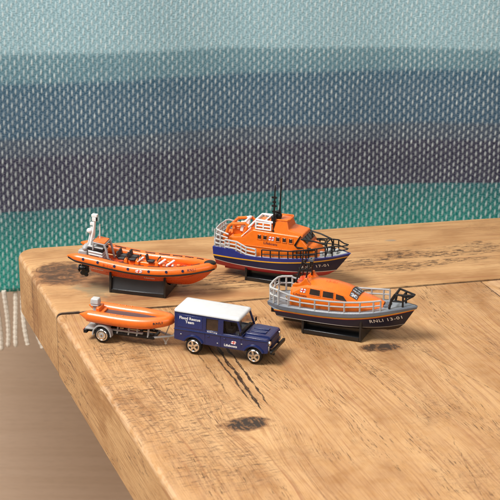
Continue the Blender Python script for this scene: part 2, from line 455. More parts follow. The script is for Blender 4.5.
wood_pl2 = wood('right_plank_wood', GP, 8.6, (0.57, 0.345, 0.160), (0.41, 0.215, 0.083), saw=.5, cut=(.60, .67), seams=[SEAM[3], SEAM2])

table = thing('wooden_table', 'rustic honey coloured timber table with dark cracks and knots, carrying all the toys', 'table', 0, 0, 0)
def board(name, outline, mat, zt=0.0, zb=-41.0, rounds=(), softs=(), small=.45, parent=table):
    """outline counter-clockwise (x,y). rounds: {vertex index: radius}; softs: edge indices with a big top arris"""
    bm = bmesh.new()
    bot = [bm.verts.new((x * S, y * S, zb * S)) for x, y in outline]
    top = [bm.verts.new((x * S, y * S, zt * S)) for x, y in outline]
    k = len(outline)
    bm.faces.new(top); bm.faces.new(bot[::-1])
    for i in range(k): bm.faces.new((bot[i], bot[(i + 1) % k], top[(i + 1) % k], top[i]))
    bm.edges.ensure_lookup_table()
    for i, r in dict(rounds).items():
        e = bm.edges.get((bot[i], top[i]))
        bmesh.ops.bevel(bm, geom=[e], offset=r * S, segments=8, profile=.5, affect='EDGES')
    # big soft arris on chosen top edges
    def on_side(p, seg):
        (x0, y0), (x1, y1) = seg; L = math.hypot(x1 - x0, y1 - y0)
        return abs((p.x / S - x0) * (y1 - y0) / L - (p.y / S - y0) * (x1 - x0) / L)
    segs = [(outline[i], outline[(i + 1) % k]) for i in softs]
    big = []
    for e in bm.edges:
        if all(abs(v.co.z - zt * S) < 1e-6 for v in e.verts):
            mid = (e.verts[0].co + e.verts[1].co) / 2
            f = [fc for fc in e.link_faces if abs(fc.normal.z) < .5]
            if not f: continue
            onseg = any(on_side(mid, sg) < .05 for sg in segs)
            corner = any((mid.xy / S - Vector(outline[i])).length < r * 1.2 for i, r in dict(rounds).items())
            if onseg or corner: big.append(e)
    bm.normal_update()
    if big: bmesh.ops.bevel(bm, geom=big, offset=3.4 * S, segments=5, profile=.5, affect='EDGES', clamp_overlap=True)
    bm.normal_update()
    me = bpy.data.meshes.new(name); bm.to_mesh(me); bm.free(); me.materials.append(mat)
    me.polygons.foreach_set('use_smooth', [True] * len(me.polygons)); me.set_sharp_from_angle(angle=R(40))
    o = bpy.data.objects.new(name, me); COL.objects.link(o); o.parent = parent
    b = o.modifiers.new('soft_edges', 'BEVEL'); b.width = small * S; b.segments = 2; b.limit_method = 'ANGLE'; b.angle_limit = R(50)
    return o
def left_x(y): return -100.9 - .36 * (y + 154.1)
def back_y(x): return 12.2 + .187 * (x + 111.6)
def seam_y(x): return -95.8 + .2147 * (x + 49) if x > -49 else -95.8 + .175 * (x + 49)
# corner of back and left edges, and where the seam meets the left edge
cy = back_y(-157.5); cx = left_x(cy)
sx_ = -119.3; sy_ = seam_y(sx_); sx_ = left_x(sy_)
G = 1.0
board('end_board', [(cx, cy), (sx_, sy_ + G), (-49, seam_y(-49) + G), (430, seam_y(430) + G), (430, back_y(430))], wood_end, rounds={0: 15}, softs=(0, 4, 3))
pd = (48.1 / 142, -133.6 / 142)
def pline(t, off=0.0): return (146.8 + pd[0] * t + off, -54.3 + pd[1] * t)
p0 = pline(0, -.3); p1 = pline(620, -.3); q0 = pline(0, .3); q1 = pline(620, .3)
board('plank', [(sx_ - .25, sy_ - .15), (left_x(-640), -640), (p1[0], -640), (p0[0], seam_y(p0[0])), (-49, seam_y(-49))], wood_pl, zt=-.5, softs=(0,))
board('plank', [(q0[0], seam_y(q0[0])), (q1[0], -640), (520, -640), (430, seam_y(430))], wood_pl2, zt=-.8)
# battens and legs below, for other viewpoints
m = MB(); m.box((230, -250, -50), (420, 90, 17), wood_pl); m.build('cross_batten', table, 1.0)
for lx, ly in ((60, -150), (360, 0), (240, -560), (430, -560)):
    m = MB(); m.box((lx + 20, ly - 30, -390), (70, 70, 696), wood_pl); m.build('leg', table, 2.0)

# ------------------------------------------------------------------ blanket, wall, floor
YB = 230.0
def blanket_mat():
    n = NT('woven_wool_blanket')
    uv = n.coords('UV', 1.0); u, t = n.sep(uv)[0:2]      # UV holds cloth millimetres
    wob = n.mul(n.sub(n.noise(n.xyz(n.mul(u, .02), n.mul(t, .02), 1.0), 1, 2), .5), 7.0)
    wobv = n.mul(n.sub(n.noise(n.xyz(n.mul(u, .05), n.mul(t, .03), 5.0), 1, 2), .5), 2.5)
    tt = n.add(t, n.mul(n.sub(n.noise(n.xyz(n.mul(u, .03), n.mul(t, .02), 2.0), 1, 3), .5), 3.0))
    # t runs 0 (bottom hem) .. up; stripe borders hand measured
    base = n.ramp(n.math('DIVIDE', tt, 320.0), [
        (0.0, (0.000, 0.36, 0.29)), (0.10, (0.000, 0.30, 0.25)), (0.190, (0.002, 0.175, 0.175)), (0.2145, (0.006, 0.145, 0.165)),
        (0.2175, (0.028, 0.030, 0.072)), (0.30, (0.024, 0.024, 0.062)), (0.350, (0.029, 0.031, 0.074)),
        (0.360, (0.048, 0.072, 0.120)), (0.402, (0.050, 0.088, 0.140)),
        (0.412, (0.034, 0.108, 0.185)), (0.50, (0.048, 0.135, 0.215)), (0.545, (0.038, 0.135, 0.215)),
        (0.556, (0.120, 0.275, 0.345)), (0.616, (0.150, 0.325, 0.390)),
        (0.627, (0.350, 0.580, 0.650)), (1.0, (0.40, 0.63, 0.70))])
    PX, PY = 6.75, 7.4
    def flecks(du, dt, wx, wy):
        cu = n.math('DIVIDE', n.add(n.add(u, wobv), du), PX); cv = n.math('DIVIDE', n.add(n.add(t, wob), dt), PY)
        fu = n.sub(n.math('FRACT', cu), .5); fv = n.sub(n.math('FRACT', cv), .5)
        fu = n.sub(fu, n.mul(fv, .07))
        idn = n.xyz(n.math('FLOOR', cu), n.math('FLOOR', cv), du)
        w = n.t.nodes.new('ShaderNodeTexWhiteNoise'); n.put(w.inputs['Vector'], idn)
        rnd = n.add(n.mul(w.outputs['Value'], .6), n.mul(n.noise(n.xyz(n.mul(n.math('FLOOR', cu), .37), n.mul(t, .03), du), 1, 2), .4))
        a = n.math('DIVIDE', n.math('ABSOLUTE', fu), wx); b = n.math('DIVIDE', n.math('ABSOLUTE', fv), wy)
        d = n.math('SQRT', n.add(n.mul(a, a), n.mul(b, b)))
        d = n.add(d, n.mul(n.sub(rnd, .5), .25))
        fuzz = n.mul(n.sub(n.noise(n.xyz(n.mul(u, 1.3), n.mul(t, .6), 3.0), 1, 3, .7), .5), .9)
        return n.mul(n.smooth(n.add(d, fuzz), 1.30, .25), n.add(.38, n.mul(rnd, .80)))
    f = n.mx(flecks(0.0, 0.0, .135, .38), flecks(PX / 2, PY / 2, .135, .38))
    low = n.smooth(n.noise(n.xyz(n.mul(u, .035), n.mul(t, .05), 8.0), 1, 3), .3, .7, .62, 1.0)
    # the weft yarn: small light-dark ribbing
    rib = n.noise(n.xyz(n.mul(u, .55), n.mul(t, 1.1), 0.0), 1, 3, .7)
    base = n.mix(n.smooth(rib, .35, .7), n.mix(.50, base, (0, 0, 0)), n.mix(.16, base, (.6, .6, .6)))
    col = n.mix(n.mul(n.mul(f, low), .72), base, (0.71, 0.77, 0.75))
    n.set(col=col, rough=.95, spec=.05, sheen=.04)
    n.bump(n.add(n.mul(f, .7), n.mul(rib, .8)), .6, .0007)
    return n.m
M['blanket'] = blanket_mat()
def fringe_mat():
    n = NT('cream_wool_yarn'); c = n.coords(); x, y, z = n.sep(c)[0:3]
    tw = n.noise(n.xyz(n.mul(x, .6), n.mul(y, .6), n.mul(z, .9)), 1, 3)
    n.set(col=n.mix(tw, (0.60, 0.51, 0.40), (0.86, 0.80, 0.70)), rough=.9, spec=.1)
    n.bump(tw, .6, .0006); return n.m
M['fringe'] = fringe_mat()

blanket = MB(); mi = blanket.mat('blanket')
X0, X1, T1 = -330.0, 520.0, 300.0
NX, NZ = 200, 80
# cloth coordinate t -> height at the left (x=-197) and right (x=+188) of the picture
keysL = [(0, -121.6), (69, -53.9), (113.7, -7.5), (130.4, 7.4), (176.3, 52.3), (198.7, 76.3), (320, 198)]
keysR = [(0, -98.7), (69, -28.4), (113.7, 7.4), (130.4, 21.4), (176.3, 64.3), (198.7, 80.3), (320, 199)]
def lerp(K, t):
    for (a, za), (b, zb) in zip(K, K[1:]):
        if t <= b: return za + (zb - za) * (t - a) / (b - a)
    return K[-1][1]
bxyz = {}
def bpos(x, t):
    w = max(-.35, min(1.35, (x + 197) / 385.0))
    z = lerp(keysL, t) * (1 - w) + lerp(keysR, t) * w
    fold = 7.0 * math.sin(x * .016 + .5 + t * .003) + 2.0 * math.sin(x * .045 + 1.3 + t * .006) + (1.2 * math.sin(x * .1) * max(0, 1 - t / 90))
    return (x, YB + fold, z)
uvs = []
for j in range(NZ + 1):
    for i in range(NX + 1):
        x = X0 + (X1 - X0) * i / NX; t = 320 * j / NZ
        blanket.vert(bpos(x, t)); uvs.append((x, t))
for j in range(NZ):
    for i in range(NX):
        a = j * (NX + 1) + i
        blanket.face((a, a + 1, a + NX + 2, a + NX + 1), 'blanket')
me = bpy.data.meshes.new('blanket'); me.from_pydata([(x * S, y * S, z * S) for x, y, z in blanket.v], [], blanket.f)
me.materials.append(M['blanket']); ul = me.uv_layers.new(name='cloth')
for lp in me.loops: ul.data[lp.index].uv = uvs[lp.vertex_index]
me.polygons.foreach_set('use_smooth', [True] * len(me.polygons))
bl = bpy.data.objects.new('blanket', me); COL.objects.link(bl)
so = bl.modifiers.new('thickness', 'SOLIDIFY'); so.thickness = 2.2 * S; so.offset = 1
tag(bl, 'woven wool blanket striped teal, slate, blue and pale aqua with cream tassels, behind the table', 'blanket')
for k in range(60):
    x = -326 + k * 6.7 + random.uniform(-.6, .6)
    if x > -95: break
    p = bpos(x, 0); L = random.uniform(50, 55); ph = random.uniform(0, 6); am = random.uniform(.6, 1.6)
    drift = random.uniform(-3, 3); 
    if -190 < x < -150: drift = (x + 192) * .55
    pts = [(p[0] + am * math.sin(ph + s_ * 3.2) + drift * s_ * s_, p[1] - 1 + 2 * math.sin(ph + s_ * 2), p[2] + 1.5 - L * s_) for s_ in [q / 36 for q in range(37)]]
    tb = MB(); tb.tube(pts, [2.0 * (1 + .12 * math.sin(q * 2.1 + ph)) for q in range(36)] + [1.0], 'fringe', 8); tb.build('tassel', bl)

def wall_mat():
    n = NT('taupe_limed_wood'); c = n.coords(); x, y, z = n.sep(c)[0:3]
    a = n.noise(n.xyz(n.mul(x, .006), n.mul(y, .006), n.mul(z, .16)), 1, 4, .6)
    b = n.noise(n.xyz(n.mul(x, .09), n.mul(y, .09), n.mul(z, 1.0)), 1, 3, .6)
    col = n.mix(n.smooth(a, .35, .65), (0.66, 0.50, 0.37), (0.70, 0.54, 0.41))
    col = n.mix(n.mul(n.smooth(b, .45, .7), .12), col, (0.30, .20, .14))
    n.set(col=col, rough=.7, spec=.2); n.bump(b, .3, .0008); return n.m
M['wall'] = wall_mat()
w = MB(); w.box((100, 420, 250), (3600, 40, 2000), 'wall'); tag(w.build('wall'), kind='structure')
f = MB(); f.box((100, -700, -760), (3600, 2250, 40), 'wall'); tag(f.build('floor'), kind='structure')

# ------------------------------------------------------------------ shared pieces
def display_stand(x, y, deg, label, L=37.0, D=23.5, panel=False, horn=13.5, vee=5.0):
    t = thing('display_stand', label, 'display stand', x, y, deg, 'black plastic stands under the boats')
    h = D / 2
    for sx in (-1, 1):
        m = MB(); x0 = sx * (L / 2 - .7)
        o = [(-h, 0), (h, 0), (h, 2), (h - .6, horn - 2), (h - 1.0, horn), (h - 2.0, horn - .6), (h - 3.2, vee + 4.2), (2.0, vee), (-2.0, vee), (-h + 3.2, vee + 4.2), (-h + 2.0, horn - .6), (-h + 1.0, horn), (-h + .6, horn - 2), (-h, 2)]
        a = [m.vert((x0 - .7, q[0], q[1])) for q in o]; b = [m.vert((x0 + .7, q[0], q[1])) for q in o]
        m.face(a, 'stand'); m.face(b[::-1], 'stand'); k = len(o)
        for i in range(k): m.face((a[(i + 1) % k], a[i], b[i], b[(i + 1) % k]), 'stand')
        m.build('end_plate', t, .25)
    W = L - 2.8
    for sy in (-1, 1):
        m = MB(); m.box((0, sy * (h - .9), 1.3), (W, 1.6, 2.6), 'stand'); m.build('bottom_rail', t, .25)
        if panel:
            m = MB()
            m.box((0, sy * (h - 3.0), 6.6), (W, 1.0, 9.4), 'panelgrey', Matrix.Rotation(sy * R(17), 3, 'X')); m.build('side_panel', t, .2)
        else:
            m = MB(); m.box((0, sy * (h - 3.8), 8.2), (W, 1.9, 1.7), 'panelgrey', Matrix.Rotation(sy * R(25), 3, 'X')); m.build('top_rail', t, .25)
            m = MB(); m.box((0, sy * (h - 5.0), 4.2), (W, .8, 8.0), 'stand'); m.build('side_panel', t, .2)
    m = MB(); m.box((0, 0, .6), (W, D - 3.4, .9), 'stand'); m.build('base_plate', t, .2)
    return t

def rails(name, parent, m, top, r=.5, posts=(), levels=(), base=None, pr=None):
    """top: list of points; posts: parameters (index into top) going straight down to base(z); levels: fractions"""
    mb = MB(); mb.tube(top, r, m, 7)
    P = [Vector(p) for p in top]
    for lv in levels:
        mb.tube([(p.x, p.y, base(p.x) + (p.z - base(p.x)) * lv) for p in P], r * .85, m, 6)
    for i in posts:
        j = int(i); f = i - j; p = P[j].lerp(P[min(j + 1, len(P) - 1)], f)
        mb.tube([(p.x, p.y, base(p.x) - .3), p], pr or r * .95, m, 6)
    return mb.build(name, parent)

# ------------------------------------------------------------------ big lifeboat (navy hull)
def interp(row, x):
    for a, b in zip(row, row[1:]):
        if a.x <= x <= b.x: 
            f = (x - a.x) / max(1e-6, b.x - a.x); return a.lerp(b, f)
    return row[-1] if x > row[-1].x else row[0]

def severn():
    t = thing('lifeboat', 'navy hulled toy lifeboat with red underside, tall black aerials and white stern cage, furthest back', 'toy boat', 18.1, -49.7, -21.5, 'toy rescue boats on the table')
    rows = [
     [(-38.5,0,6.3),(-32,0,5.4),(-25,0,4.8),(-16,0,4.4),(-5,0,4.1),(8,0,4.1),(20,0,4.6),(29,0,5.8),(33.5,0,7.4)],
     [(-38.7,9.5,7.6),(-32,9.8,7.2),(-25,10,7),(-16,10,6.9),(-5,10,6.9),(8,9.0,7),(20,6.5,7.1),(29,3.2,7.6),(35.3,.1,8.6)],
     [(-39.2,11.3,11.6),(-33,11.8,10.9),(-26,12,10.3),(-17,12.2,10.0),(-5,12.2,9.8),(8,11.3,9.8),(21,8.4,10.0),(31,4.2,10.3),(38.6,.1,10.9)],
     [(-39.2,11.5,12.0),(-33,12,11.3),(-26,12.2,10.7),(-17,12.3,10.4),(-5,12.3,10.2),(8,11.4,10.2),(21,8.6,10.4),(31,4.4,10.7),(39.0,.1,11.3)],
     [(-39.8,12.0,14.2),(-33,12.5,14.2),(-26,12.9,14.3),(-17,13.1,14.4),(-5,13.2,14.8),(8,13,15.8),(23,11.3,17.6),(36,7.0,19.4),(46.2,.15,20.9)],
     [(-39.9,12.1,15.1),(-33,12.6,15.1),(-26,13.0,15.1),(-17,13.2,15.2),(-5,13.3,15.6),(8,13.1,16.6),(23,11.5,18.4),(36,7.2,20.2),(46.8,.15,21.7)],
     [(-40.2,12.4,20.3),(-33,13.0,20.5),(-26.4,13.4,20.4),(-18,13.6,17.7),(-5,13.7,17.9),(8,13.5,18.9),(24,12.1,20.7),(38,7.8,22.3),(48.3,.3,23.7)],
     [(-39.2,11.5,20.4),(-33,12.1,20.6),(-26.2,12.6,20.5),(-18,12.8,17.8),(-5,12.9,18.0),(8,12.7,19.0),(24,11.3,20.8),(37.5,7.1,22.4),(46.9,.15,23.8)]]
    mb, C = hull(rows, ['red_hull', 'red_hull', 'white', 'navy_hull', 'yellow', 'blue_hull', 'blue_hull'])
    h = mb.build('hull', t, sharp=30)
    top = C[-1]
    d = MB(); decksheet(d, top, 'lightgrey', .0, -.35)
    d.build('deck', t)
    fd = MB(); fd.box((-27, 0, 6.0), (15, 12, 3.5), 'red_hull'); fd.box((-36, 0, 7.4), (5, 1, 4), 'red_hull'); fd.build('keel_skeg', t, .3)
    # superstructure
    m = MB()
    m.prism([(-31, 16.5, 10.4), (-30.4, 27.2, 9.4), (-20.5, 28.8, 9.25), (-14.3, 34.0, 8.7), (17.0, 33.4, 8.75), (22.5, 27.6, 9.3), (23.5, 17, 10.3)], 'orange')
    cab = m.build('deckhouse', t, .8, 3)
    m = MB(); m.prism([(-14.6, 33.4, 8.3), (-11.3, 37.2, 7.6), (-1, 37.4, 7.6), (-1, 33.4, 8.3)], 'orange'); fb = m.build('upper_deck_block', t, .5)
    m = MB(); m.prism([(-1.2, 33, 8.2), (0.0, 39.6, 6.2), (0.6, 41.2, 5.6), (7.8, 41.4, 5.4), (8.1, 40.2, 5.7), (9.2, 36.0, 6.8), (18.5, 34.3, 6.8), (19, 32.8, 8.0)], 'orange')
    wh = m.build('wheelhouse', t, .6, 3)
    m = MB(); m.tube([(0, -5.4, 41.3), (7.9, -5.2, 41.6), (8.7, -3.5, 41.6), (8.7, 3.5, 41.6), (7.9, 5.2, 41.6), (0, 5.4, 41.3)], .6, 'orange', 8); m.build('wheelhouse_lip', wh)
    # forward lower coaming
    m = MB(); m.prism([(20, 18, 8.6), (20, 28.0, 7.6), (25.5, 26.2, 6.6), (30.2, 20.2, 6.8)], 'orange'); m.build('foredeck_coaming', t, .8, 3)
    # ledge line
    m = MB(); m.box((-1, -10.0, 23.6), (42, .5, .6), 'orange', Matrix.Rotation(R(-.5), 3, 'Y')); m.box((-1, 10.0, 23.6), (42, .5, .6), 'orange'); m.build('ledge', cab, .1)
    # windows
    for x in (-9.4, -5.6, 3.0, 7.3, 11.6):
        m = MB()
        for sy in (-1, 1): m.box((x, sy * 9.15, 29.9), (2.3, .7, 2.5), 'darkglass', Matrix.Rotation(sy * R(5.5), 3, 'X'))
        w = m.build('window', cab, .25)
        m = MB()
        for sy in (-1, 1):
            q = Matrix.Rotation(sy * R(5.5), 3, 'X')
            m.box((x, sy * 9.04, 31.4), (3.3, .7, .5), 'orange', q); m.box((x, sy * 9.3, 28.4), (3.3, .7, .5), 'orange', q)
            m.box((x - 1.4, sy * 9.17, 29.9), (.5, .7, 3.4), 'orange', q); m.box((x + 1.4, sy * 9.17, 29.9), (.5, .7, 3.4), 'orange', q)
        m.build('frame', w, .1)
    m = MB()
    for y in (-6.0, -2, 2, 6.0): m.box((20.3, y, 30.6), (.7, 3.1, 4.2), 'darkglass', Matrix.Rotation(R(43), 3, 'Y').inverted())
    m.build('windscreen', cab, .15)
    m = MB()
    for sy in (-1, 1):
        m.tube([(17.4, sy * 9.0, 33.0), (14.4, sy * 9.6, 27.6), (16, sy * 9.8, 26.4), (24.5, sy * 8.2, 26.4)], .5, 'black', 6)
    m.tube([(17.4, -9.0, 33.2), (18.2, 0, 33.9), (17.4, 9.0, 33.2)], .35, 'black', 6); m.build('window_trim', cab)
    side_flag(-1.4, 29.8, 3.6, 2.5, [cab], t, -1)
    side_text('Lifeboats', -2.0, 26.3, 2.3, 'navy_hull', [cab], t, .02, 1.05, -1, 1.05)
    side_text('RNLI 17-01', 27.5, 14.9, 2.9, 'white', [h], t, .03, 1.12, 6.5, 1.12)
    # deck gear on the upper block: white panel, liferaft rails
    m = MB()
    for sy in (-1, 1):
        for z in (34.9, 36.9, 39.2): m.box((-7.2, sy * (8.3 if z < 35 else 8.15), z), (10.6, .7, .8), 'white')
        for x in (-12.2, -7.2, -2.2): m.box((x, sy * 8.25, 37.1), (.9, .7, 5.0), 'white')
    m.build('white_rail_panel', t, .12)
    m = MB()
    for sy in (-1, 1): m.tube([(-17.5, sy * 7.2, 34.5), (-14.2, sy * 6.3, 38.2), (-12.6, sy * 5.6, 39.8), (-.6, sy * 5.6, 39.2)], .7, 'white', 8)
    m.tube([(-13, -5.6, 39.8), (-13, 5.6, 39.8)], .7, 'white', 8); m.tube([(-.8, -5.6, 39.2), (-.8, 5.6, 39.2)], .6, 'white', 8)
    m.tube([(-7, -5.6, 39.5), (-7, 5.6, 39.5)], .6, 'white', 8)
    m.build('white_top_rail', t)
    m = MB(); m.box((-7, 0, 37.6), (11, 9.5, 2.4), 'orange'); m.build('raft_box', t, .8, 3)
    m = MB()
    for sy in (-1, 1): m.tube([(-21.5, sy * 9.5, 28.8), (-17.8, sy * 9.1, 32.4), (-15.2, sy * 8.95, 35.3)], .32, 'white', 6)
    m.build('white_trim_line', t)
    # white vertical boards aft
    m = MB(); m.box((-22.6, -5, 33.6), (2.0, .8, 6.2), 'white', Matrix.Rotation(R(12), 3, 'Y')); m.box((-22.6, 5, 33.6), (2.0, .8, 6.2), 'white', Matrix.Rotation(R(12), 3, 'Y')); m.tube([(-23.4, -5, 36.6), (-20.6, -5, 37.2), (-20.6, 5, 37.2), (-23.4, 5, 36.6)], .6, 'white', 7); m.build('white_aft_screen', t, .2)
    # orange arch
    m = MB()
    for sy in (-1, 1):
        m.tube([(-33.4, sy * 6.6, 27.2), (-31.5, sy * 6.2, 33.0), (-29.5, sy * 6, 34.8), (-20.2, sy * 6, 36.4), (-18.6, sy * 6.3, 34.8), (-21.5, sy * 7, 28.6)], 1.05, 'orange', 8)
        m.tube([(-20.2, sy * 6, 36.0), (-14, sy * 6, 33.8)], .8, 'orange', 8)
    m.tube([(-29.5, -6, 34.8), (-29.5, 6, 34.8)], .9, 'orange', 8)
    m.build('arch', t)
    m = MB(); m.box((-26.8, 0, 29.3), (6.5, 7, 3.8), 'orange'); m.box((-27.2, 0, 31.6), (4.2, 5, 1.6), 'orange'); m.box((-32.5, -3.5, 27.9), (2.6, 2.6, 1.6), 'orange'); m.box((-33.6, 0, 23.2), (5, 11, 7.6), 'orange'); m.build('aft_locker', t, .7, 3)
    # stern cage
    zb = 20.3
    m = MB()
    for lv, rr in ((31.2, .55), (28.2, .5), (25.2, .5), (22.6, .45)):
        k = (lv - 22.6) / 8.6; ins = 2.5 * k
        m.tube([(-31 + 1.5 * k, -11.8 + .3 * k, lv - 1.6 * k), (-38, -11.4 + ins * .6, lv), (-39.7 + ins * .2, -8.5 + ins * .2, lv), (-39.9, 0, lv), (-39.7 + ins * .2, 8.5 - ins * .2, lv), (-38, 11.4 - ins * .6, lv), (-31, 11.8, lv - 1.6 * k)], rr, 'lightgrey', 7)
    for y in (-10, -6.5, -3.2, 0, 3.2, 6.5, 10):
        m.tube([(-39.6, y, zb - 2), (-39.8, y * .92, 31.2)], .45, 'lightgrey', 6)
    for sy in (-1, 1): m.tube([(-35, sy * 12, zb), (-35.4, sy * 11, 30.4)], .45, 'lightgrey', 6)
    m.build('stern_cage', t)
    m = MB(); m.box((-39.4, 0, 21.6), (1.0, 21, 6.5), 'lightgrey'); m.build('stern_bulwark', t, .3)
    # stern side rails that step down
    for sy in (-1, 1):
        m = MB(); Y = sy * 12.6
        for dz in (6.2, 3.9, 1.4):
            m.tube([(-31.5, Y, 20.0 + dz), (-23.6, Y, 19.6 + dz), (-17.2, Y * 1.01, 16.9 + dz), (-10.6, Y * 1.01, 16.4 + dz)], .55, 'lightgrey', 7)
        for x, z0, z1 in ((-31.5, 20, 26.2), (-28.7, 20, 26.1), (-23.8, 19.6, 25.8), (-20.5, 18, 24.4), (-17.2, 17, 23.2), (-10.6, 17, 22.6)):
            m.tube([(x, Y, z0), (x, Y, z1)], .5, 'lightgrey', 6)
        m.build('white_side_rail', t)
    # black side and bow rails
    zt = lambda x: interp(top, x).z
    for sy in (-1, 1):
        xs = [-6.8 + i * 5.8 for i in range(7)]
        P = [(x, sy * (interp(top, x).y - .9), zt(x) + 4.6 + max(0, x - 10) * .02) for x in xs]
        rails('side_rail', t, 'black', P, .42, posts=range(7), levels=(.38,), base=zt)
        xs = [14, 19, 24, 29, 34, 38]
        P = [(x, sy * (interp(top, x).y - .6), zt(x) + 4.9 + (x - 14) * .07) for x in xs]
        P = P + [(43.0, sy * 2.6, zt(43) + 5.3), (46.2, sy * .6, zt(46) + 5.2)]
        rails('bow_rail', t, 'black', P, .45, posts=(0, 1, 2, 3, 4, 5), levels=(.48,), base=zt)
    m = MB()
    for sy in (-1, 1): m.tube([(18, sy * 8.6, 31.8), (26, sy * 7.2, 31.0), (33, sy * 5.6, 29.4), (34.5, sy * 5, 26.5), (33.5, sy * 5, 22)], .5, 'black', 6)
    m.tube([(33, -5.6, 29.4), (33, 5.6, 29.4)], .5, 'black', 6); m.build('pulpit_frame', t)
    # foredeck fittings
    m = MB()
    m.box((33.5, 0, 23.3), (2.6, 3, 2.4), 'lightgrey'); m.box((39, 0, 24.0), (1.4, 3.4, 2.2), 'lightgrey'); m.box((30.5, -4.6, 22.6), (2, 1.6, 2.6), 'lightgrey'); m.box((30.5, 4.6, 22.6), (2, 1.6, 2.6), 'lightgrey')
    m.tube([(36.3, -2.8, 22.6), (36.3, -2.8, 25.4)], .6, 'black', 8); m.tube([(36.3, 2.8, 22.6), (36.3, 2.8, 25.4)], .6, 'black', 8)
    m.build('deck_fitting', t, .25)
    # masts
    m = MB(); m.tube([(-.9, -6.6, 34.2), (-.6, -6.4, 50), (-.1, -6.2, 64.5)], [.75, .65, .38], 'black', 8)
    for z, w in ((56.4, 1.9), (50.8, 1.9), (53.4, 1.3), (47, 1.5), (42.5, 1.6)):
        m.box((-.6, -6.4, z), (w * 1.7, 1.0, 1.1), 'black')
    m.tube([(-.9, -8.0, 33.9), (-.9, -6.2, 35)], 1.0, 'black', 8)
    m.build('mast', t)
    m = MB(); m.tube([(.7, -1, 42), (1.2, -1, 48), (2.0, -1, 67.3)], [.8, .55, .42], 'black', 8); m.ball((2.0, -1, 67.2), .75, 'black'); m.build('whip_aerial', t)
    m = MB(); m.ball((.8, -2.6, 43.2), (2.4, 2.2, 2.6), 'black'); m.disc((.8, -2.4, 45.8), (0, 0, 1), 1.7, 1.2, 'black', 14); m.box((-1.8, -3.2, 41.0), (3.2, 3, 4), 'black'); m.build('radar_unit', t, .2)
    return t
severn()
display_stand(18.1, -49.7, -21.5, 'black plastic display stand under the navy hulled lifeboat at the back', panel=False)

